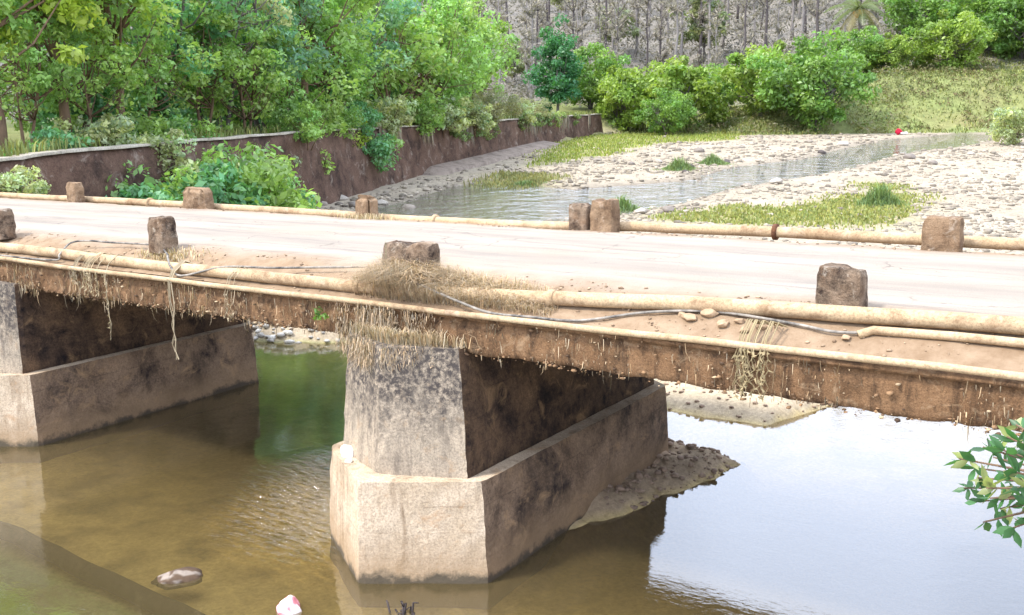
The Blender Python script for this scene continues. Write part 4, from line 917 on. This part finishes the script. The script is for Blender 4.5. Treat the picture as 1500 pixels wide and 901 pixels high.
# dry grass on the bridge at the near double post and hanging over the pier
rng = np.random.default_rng(21); 
X = np.concatenate([rng.normal(-1.6, .42, 8200), rng.uniform(-1.9, .65, 6000)]); Y = np.concatenate([rng.normal(.60, .13, 8200), rng.uniform(.42, .85, 6000)-.1*rng.random(6000)])
kk = (Y > .36); X, Y = X[kk], Y[kk]; hgt = np.interp(X, [-2.6, -2.0, -1.5, -1.2, .0, .7], [.15, .52, .50, .36, .27, .1])
V, F, c = blades(np.stack([X, Y, road_z(X, Y)-.02], -1), hgt*.95, .0032, (.46, .345, .225), rng, 1.7)
tag(obj('dry_grass_clump', mesh_np('dry_grass_clump', V, F, c), MAT['dry']), 'brown dry grass clump around the low wide near guard post', 'dry grass', kind='stuff')
n = 5200; X = np.where(rng.random(n) < .65, rng.normal(-1.75, .33, n), rng.uniform(-2.5, -.7, n)); kk = (X > -2.5) & (vnoise(X*5, X*0, 91) > .25); X = X[kk]; n = len(X)
top = rng.random(n) < .45; Y = np.where(top, .2+rng.uniform(-.08, .02, n), -.3+np.abs(X+1.35)*.42+rng.uniform(-.05, .12, n)); Z = np.where(top, rng.uniform(2.85, 3.22, n), rng.uniform(2.6, 2.86, n))
V, F, c = blades(np.stack([X, Y, Z], -1), (.04+.28*rng.random(n)**2)*np.interp(X, [-2.4, -1.9, -1.2, -.7], [.8, 1.1, .7, .4]), .0036, (.47, .355, .24), rng, .9, True)
dk = np.repeat(np.where(rng.random(n) < .3, .4, 1.)[:, None], 5, 0); c = c*dk
tag(obj('hanging_dry_grass', mesh_np('hanging_dry_grass', V, F, c), MAT['dry']), 'dry grass hanging over the top of the near pier', 'dry grass', kind='stuff')
n = 1500; X = rng.normal(-1.45, .45, n); Y = np.full(n, -.05)+np.abs(X+1.35)*.28+rng.uniform(-.05, .1, n)
V, F, c = blades(np.stack([X, Y, np.full(n, 2.81)], -1), np.full(n, .2), .0055, (.48, .37, .24), rng, .9)
tag(obj('pier_top_grass', mesh_np('pier_top_grass', V, F, c), MAT['dry']), 'short dry grass on the nose top of the near pier', 'dry grass', kind='stuff')
# roots and straw hanging from the lip all along the fascia, in uneven bunches, with clods of dirt between them
n = 5200; X = np.concatenate([rng.uniform(-14, -2.3, 3600), rng.uniform(-.6, 7, n-3600)]); cl = vnoise(X*3.1, X*0, 31)*vnoise(X*.9, X*0, 35)*2.2; kk = rng.random(n) < np.where(X < -2, cl*1.0, cl*.75-.18); X = X[kk]; n = len(X)
lowr = rng.random(n) < .5; Z = np.where(lowr, rng.uniform(2.72, 2.92, n), rng.uniform(2.95, 3.2, n)); Y = .195+rng.uniform(-.03, .03, n)
V, F, c = blades(np.stack([X, Y, Z], -1), (.04+.30*rng.random(n)**3.2)*np.where(X < -2, .85, .6), .0045, (.44, .33, .21), rng, .5, True)
dk = np.repeat(np.where(rng.random(n) < .35, .35, 1.)[:, None], 5, 0); c = c*dk
tag(obj('hanging_roots', mesh_np('hanging_roots', V, F, c), MAT['dry']), 'short straw roots hanging from the crumbling bridge edge', 'roots', kind='stuff')
n = 3400; X = np.concatenate([rng.uniform(-14, -2.2, 2000), rng.uniform(-2.2, 8, n-2000)]); r_ = rng.random(n); Z = np.where(r_ < .6, 2.76+rng.normal(0, .03, n), rng.uniform(2.78, 3.2, n)); kk = rng.random(n) < .25+vnoise(X*1.7, Z*4, 44)*.75; X, Z = X[kk], Z[kk]; n = len(X)
sz = .006+.03*rng.random(n)**4; v = rng.random((n, 1)); pal = np.where(rng.random((n, 1)) < .12, c3(.46, .34, .21)[None], c3(.30, .18, .095)*v+c3(.07, .045, .03)*(1-v))
o = obj('dirt_clods', scatter_stones(np.stack([X, .235-.2*sz+rng.uniform(-.02, .01, n)*(X < -1), Z], -1), sz, pal, 'dirt_clods'), MAT['stone']); tag(o, 'clods of dirt and flaking crust on the bridge edge', 'dirt', kind='stuff')
def vine(label, x, z0, z1, y=.17, n=3, w_=.006, leafn=0, col=(.40, .32, .21), spread=.06, seed=1, over=True):
    r = random.Random(seed); mb = MB()
    for k in range(n):
        fk = r.uniform(.6, 1.2); a = x+r.uniform(-spread, spread); zt = z1+r.uniform(0, .3)*(z0-z1)*(k > 0); pts = []
        if over: pts += [(a+r.uniform(-.1, .1), .62, 3.38), (a, .44, 3.46), (a, .25, 3.33)]
        m = 8
        for i in range(m+1): pts.append((a+r.uniform(-1, 1)*.018*(1+i*.2), y+r.uniform(-.015, .015), z0+(zt-z0)*i/m))
        L = len(pts); mb.tube(pts, [w_*(1-.5*i/L) for i in range(L)], 4, tuple(c_*fk for c_ in col), cap=False)
        for q in range(leafn):
            p = Vector(pts[r.randint(3, L-1)]); dv = Vector((r.gauss(0, 1), -abs(r.gauss(0, .6)), r.gauss(-.6, 1))).normalized()*r.uniform(.03, .07); sd = dv.cross(Vector((r.gauss(0, 1), r.gauss(0, 1), 0))).normalized()*.012
            mb.add([p-sd, p+sd, p+dv], (), [(0, 1, 2)], tuple(c_*fk for c_ in col))
    return tag(obj('hanging_vine', mb.mesh('hanging_vine', False, True), MAT['dry']), label, 'vine')
vine('long dry vine hanging straight down over the left pier from the pipe', -5.85, 3.2, 2.0, n=4, w_=.014, leafn=2, spread=.05, seed=3)
vine('leafy dry vine dangling over the left span beside the wall of the pier', -7.4, 3.15, 2.15, n=2, w_=.008, leafn=26, spread=.07, seed=4)
vine('straw coloured vine bundle hanging over the right span from the pipe', 3.12, 3.2, 2.72, n=16, w_=.006, leafn=10, spread=.2, seed=5, col=(.38, .30, .17))
vine('thin stalks looped over the left end of the thick pipe', -8.35, 3.2, 2.95, n=6, w_=.006, leafn=8, spread=.12, seed=6)
vine('straw tuft hanging from the lip at the left of the long vine', -7.9, 3.2, 2.78, n=14, w_=.006, leafn=6, spread=.22, seed=8, col=(.44, .35, .22))
vine('short straw stalks hanging from the lip left of the pier', -4.6, 3.1, 2.7, n=5, w_=.005, leafn=5, spread=.12, seed=9)
# thin upright weed at the grass clump
r = random.Random(2); mb = MB()
for k in range(4):
    b = Vector((-2.02+k*.05, .62, 3.33)); e = b+Vector((r.uniform(-.12, .02), r.uniform(-.05, .05), .62-.13*k)); mb.tube([b, b.lerp(e, .5)+Vector((.01, 0, 0)), e], [.006, .005, .002], 4, (.25, .24, .14), cap=False)
    for q in range(5):
        p = b.lerp(e, .3+.14*q); f = p+Vector((r.uniform(-.12, .12), r.uniform(-.05, .05), .08)); mb.tube([p, f], [.003, .001], 3, (.3, .27, .16), cap=False)
tag(obj('dry_weed', mb.mesh('dry_weed', False, True), MAT['dry']), 'tall thin leafless weed beside the low wide near guard post', 'weed')
n = 5200; X = rng.uniform(-14, 8, n); Y = np.where(rng.random(n) < .75, rng.uniform(.3, 1.25, n), rng.uniform(5.5, 6.05, n)); kk = rng.random(n) < .15+.9*smooth(.35, .7, vnoise(X*1.3, Y*2.5, 97)); X, Y = X[kk], Y[kk]; n = len(X); sz = .005+.028*rng.random(n)**5
v = rng.random((n, 1)); o = obj('road_grit', scatter_stones(np.stack([X, Y, road_z(X, Y)+sz*.2], -1), sz, c3(.40, .29, .19)*v+c3(.14, .09, .055)*(1-v), 'road_grit'), MAT['stone']); tag(o, 'loose grit and clods along the road edges of the bridge', 'grit', kind='stuff')
# small green weed on the lip left of the pier
rng = np.random.default_rng(33); V, F, c = leaves(np.array([(-2.75, .12, 3.05), (-2.65, .13, 2.98), (-2.8, .14, 2.96)]), np.array([.09, .08, .07]), 30, .05, (.12, .24, .04), rng)
tag(obj('green_weed', mesh_np('green_weed', V, F, c), MAT['leaf']), 'small bright green weed growing from the bridge edge left of the near pier', 'weed')
x = np.array([-7.6+.1*i for i in range(12)]); rng = np.random.default_rng(35)
for nm, cx_, cy_, n, hgt, lab in [('dry_tuft', -6.7, .78, 420, .13, 'flattened dry grass at the foot of the streaked guard post'), ('dry_tuft', -6.9, 5.62, 260, .16, 'dry grass at the foot of the rounded far post')]:
    X = rng.normal(cx_, .38, n); Y = rng.normal(cy_, .1, n); V, F, c = blades(np.stack([X, Y, road_z(X, Y)-.01], -1), np.full(n, hgt), .006, (.48, .38, .24), rng, 1.2)
    tag(obj(nm, mesh_np(nm, V, F, c), MAT['dry']), lab, 'dry grass', kind='stuff')

# ------------------------------------------------------------------ leafy shrub beside the viewpoint (only its branch tips reach into view)
def view_pt(u, v, d):
    D = Fv*FPX+R2*(u-750)+U2*(450.5-v); k = d/math.hypot(D.x, D.y); return Vector((CX, CY, CZ))+D*k
root = Vector((7.35, -4.3, gh(7.35, -4.3)))
fs = tag(empty('foreground_shrub', root), 'green leafy branch reaching in from the right border over the water', 'shrub')
mb = MB(); hub = view_pt(1640, 760, 3.9); mb.tube([root*0, (hub-root)*.5+Vector((.15, .05, 0)), hub-root], [.035, .026, .016], 8); lm = MB(); r = random.Random(12)
tips = [(1405, 672, 3.9), (1440, 655, 3.8), (1475, 640, 3.7), (1432, 700, 3.9), (1470, 690, 3.8), (1412, 715, 4.0), (1450, 730, 3.9), (1490, 715, 3.7), (1440, 765, 4.0), (1480, 775, 3.9), (1500, 660, 3.6), (1510, 745, 3.7), (1540, 700, 3.7), (1550, 620, 3.7), (1560, 780, 3.8), (1590, 680, 3.9), (1455, 670, 4.0), (1425, 685, 4.1), (1485, 700, 4.0), (1465, 745, 4.1), (1495, 735, 4.0), (1430, 735, 4.1), (1488, 622, 3.9), (1470, 660, 3.6), (1500, 765, 3.6), (1445, 715, 3.7)]
for q, (u, v, d) in enumerate(tips):
    e = view_pt(u, v, d)-root; h_ = hub-root; m = h_.lerp(e, .55)+Vector((0, 0, .05)); mb.tube([h_, m, e], [.009, .006, .003], 5)
    for k in range(r.randint(6, 8)):
        ax = (e-m).normalized(); dv = (ax*.5+Vector((r.gauss(0, 1), r.gauss(0, 1), r.gauss(.1, .8))).normalized()).normalized(); L = r.uniform(.05, .095); n_ = dv.cross(Vector((r.gauss(0, 1), r.gauss(0, 1), r.gauss(0, 1)))).normalized(); s_ = n_*L*.19; o_ = e-ax*r.uniform(0, .06); dn = dv.cross(n_)
        g_ = r.uniform(.6, 1.5); y_ = r.random() < .25
        col = (.24*g_, .27*g_, .11*g_) if y_ else (.05*g_, .135*g_, .045*g_)
        P_ = [o_, o_+dv*L*.3+s_*.8, o_+dv*L*.3-s_*.8, o_+dv*L*.6+s_, o_+dv*L*.6-s_, o_+dv*L*.62+dn*L*.06, o_+dv*L*.3+dn*L*.06, o_+dv*L]
        lm.add(P_, [(1, 3, 5, 6), (6, 5, 4, 2)], [(0, 1, 6), (0, 6, 2), (3, 7, 5), (5, 7, 4)], col)
obj('branches', mb.mesh('branches', True), MAT['bark'], fs); obj('leaves', lm.mesh('leaves', True, True), MAT['leaf'], fs)
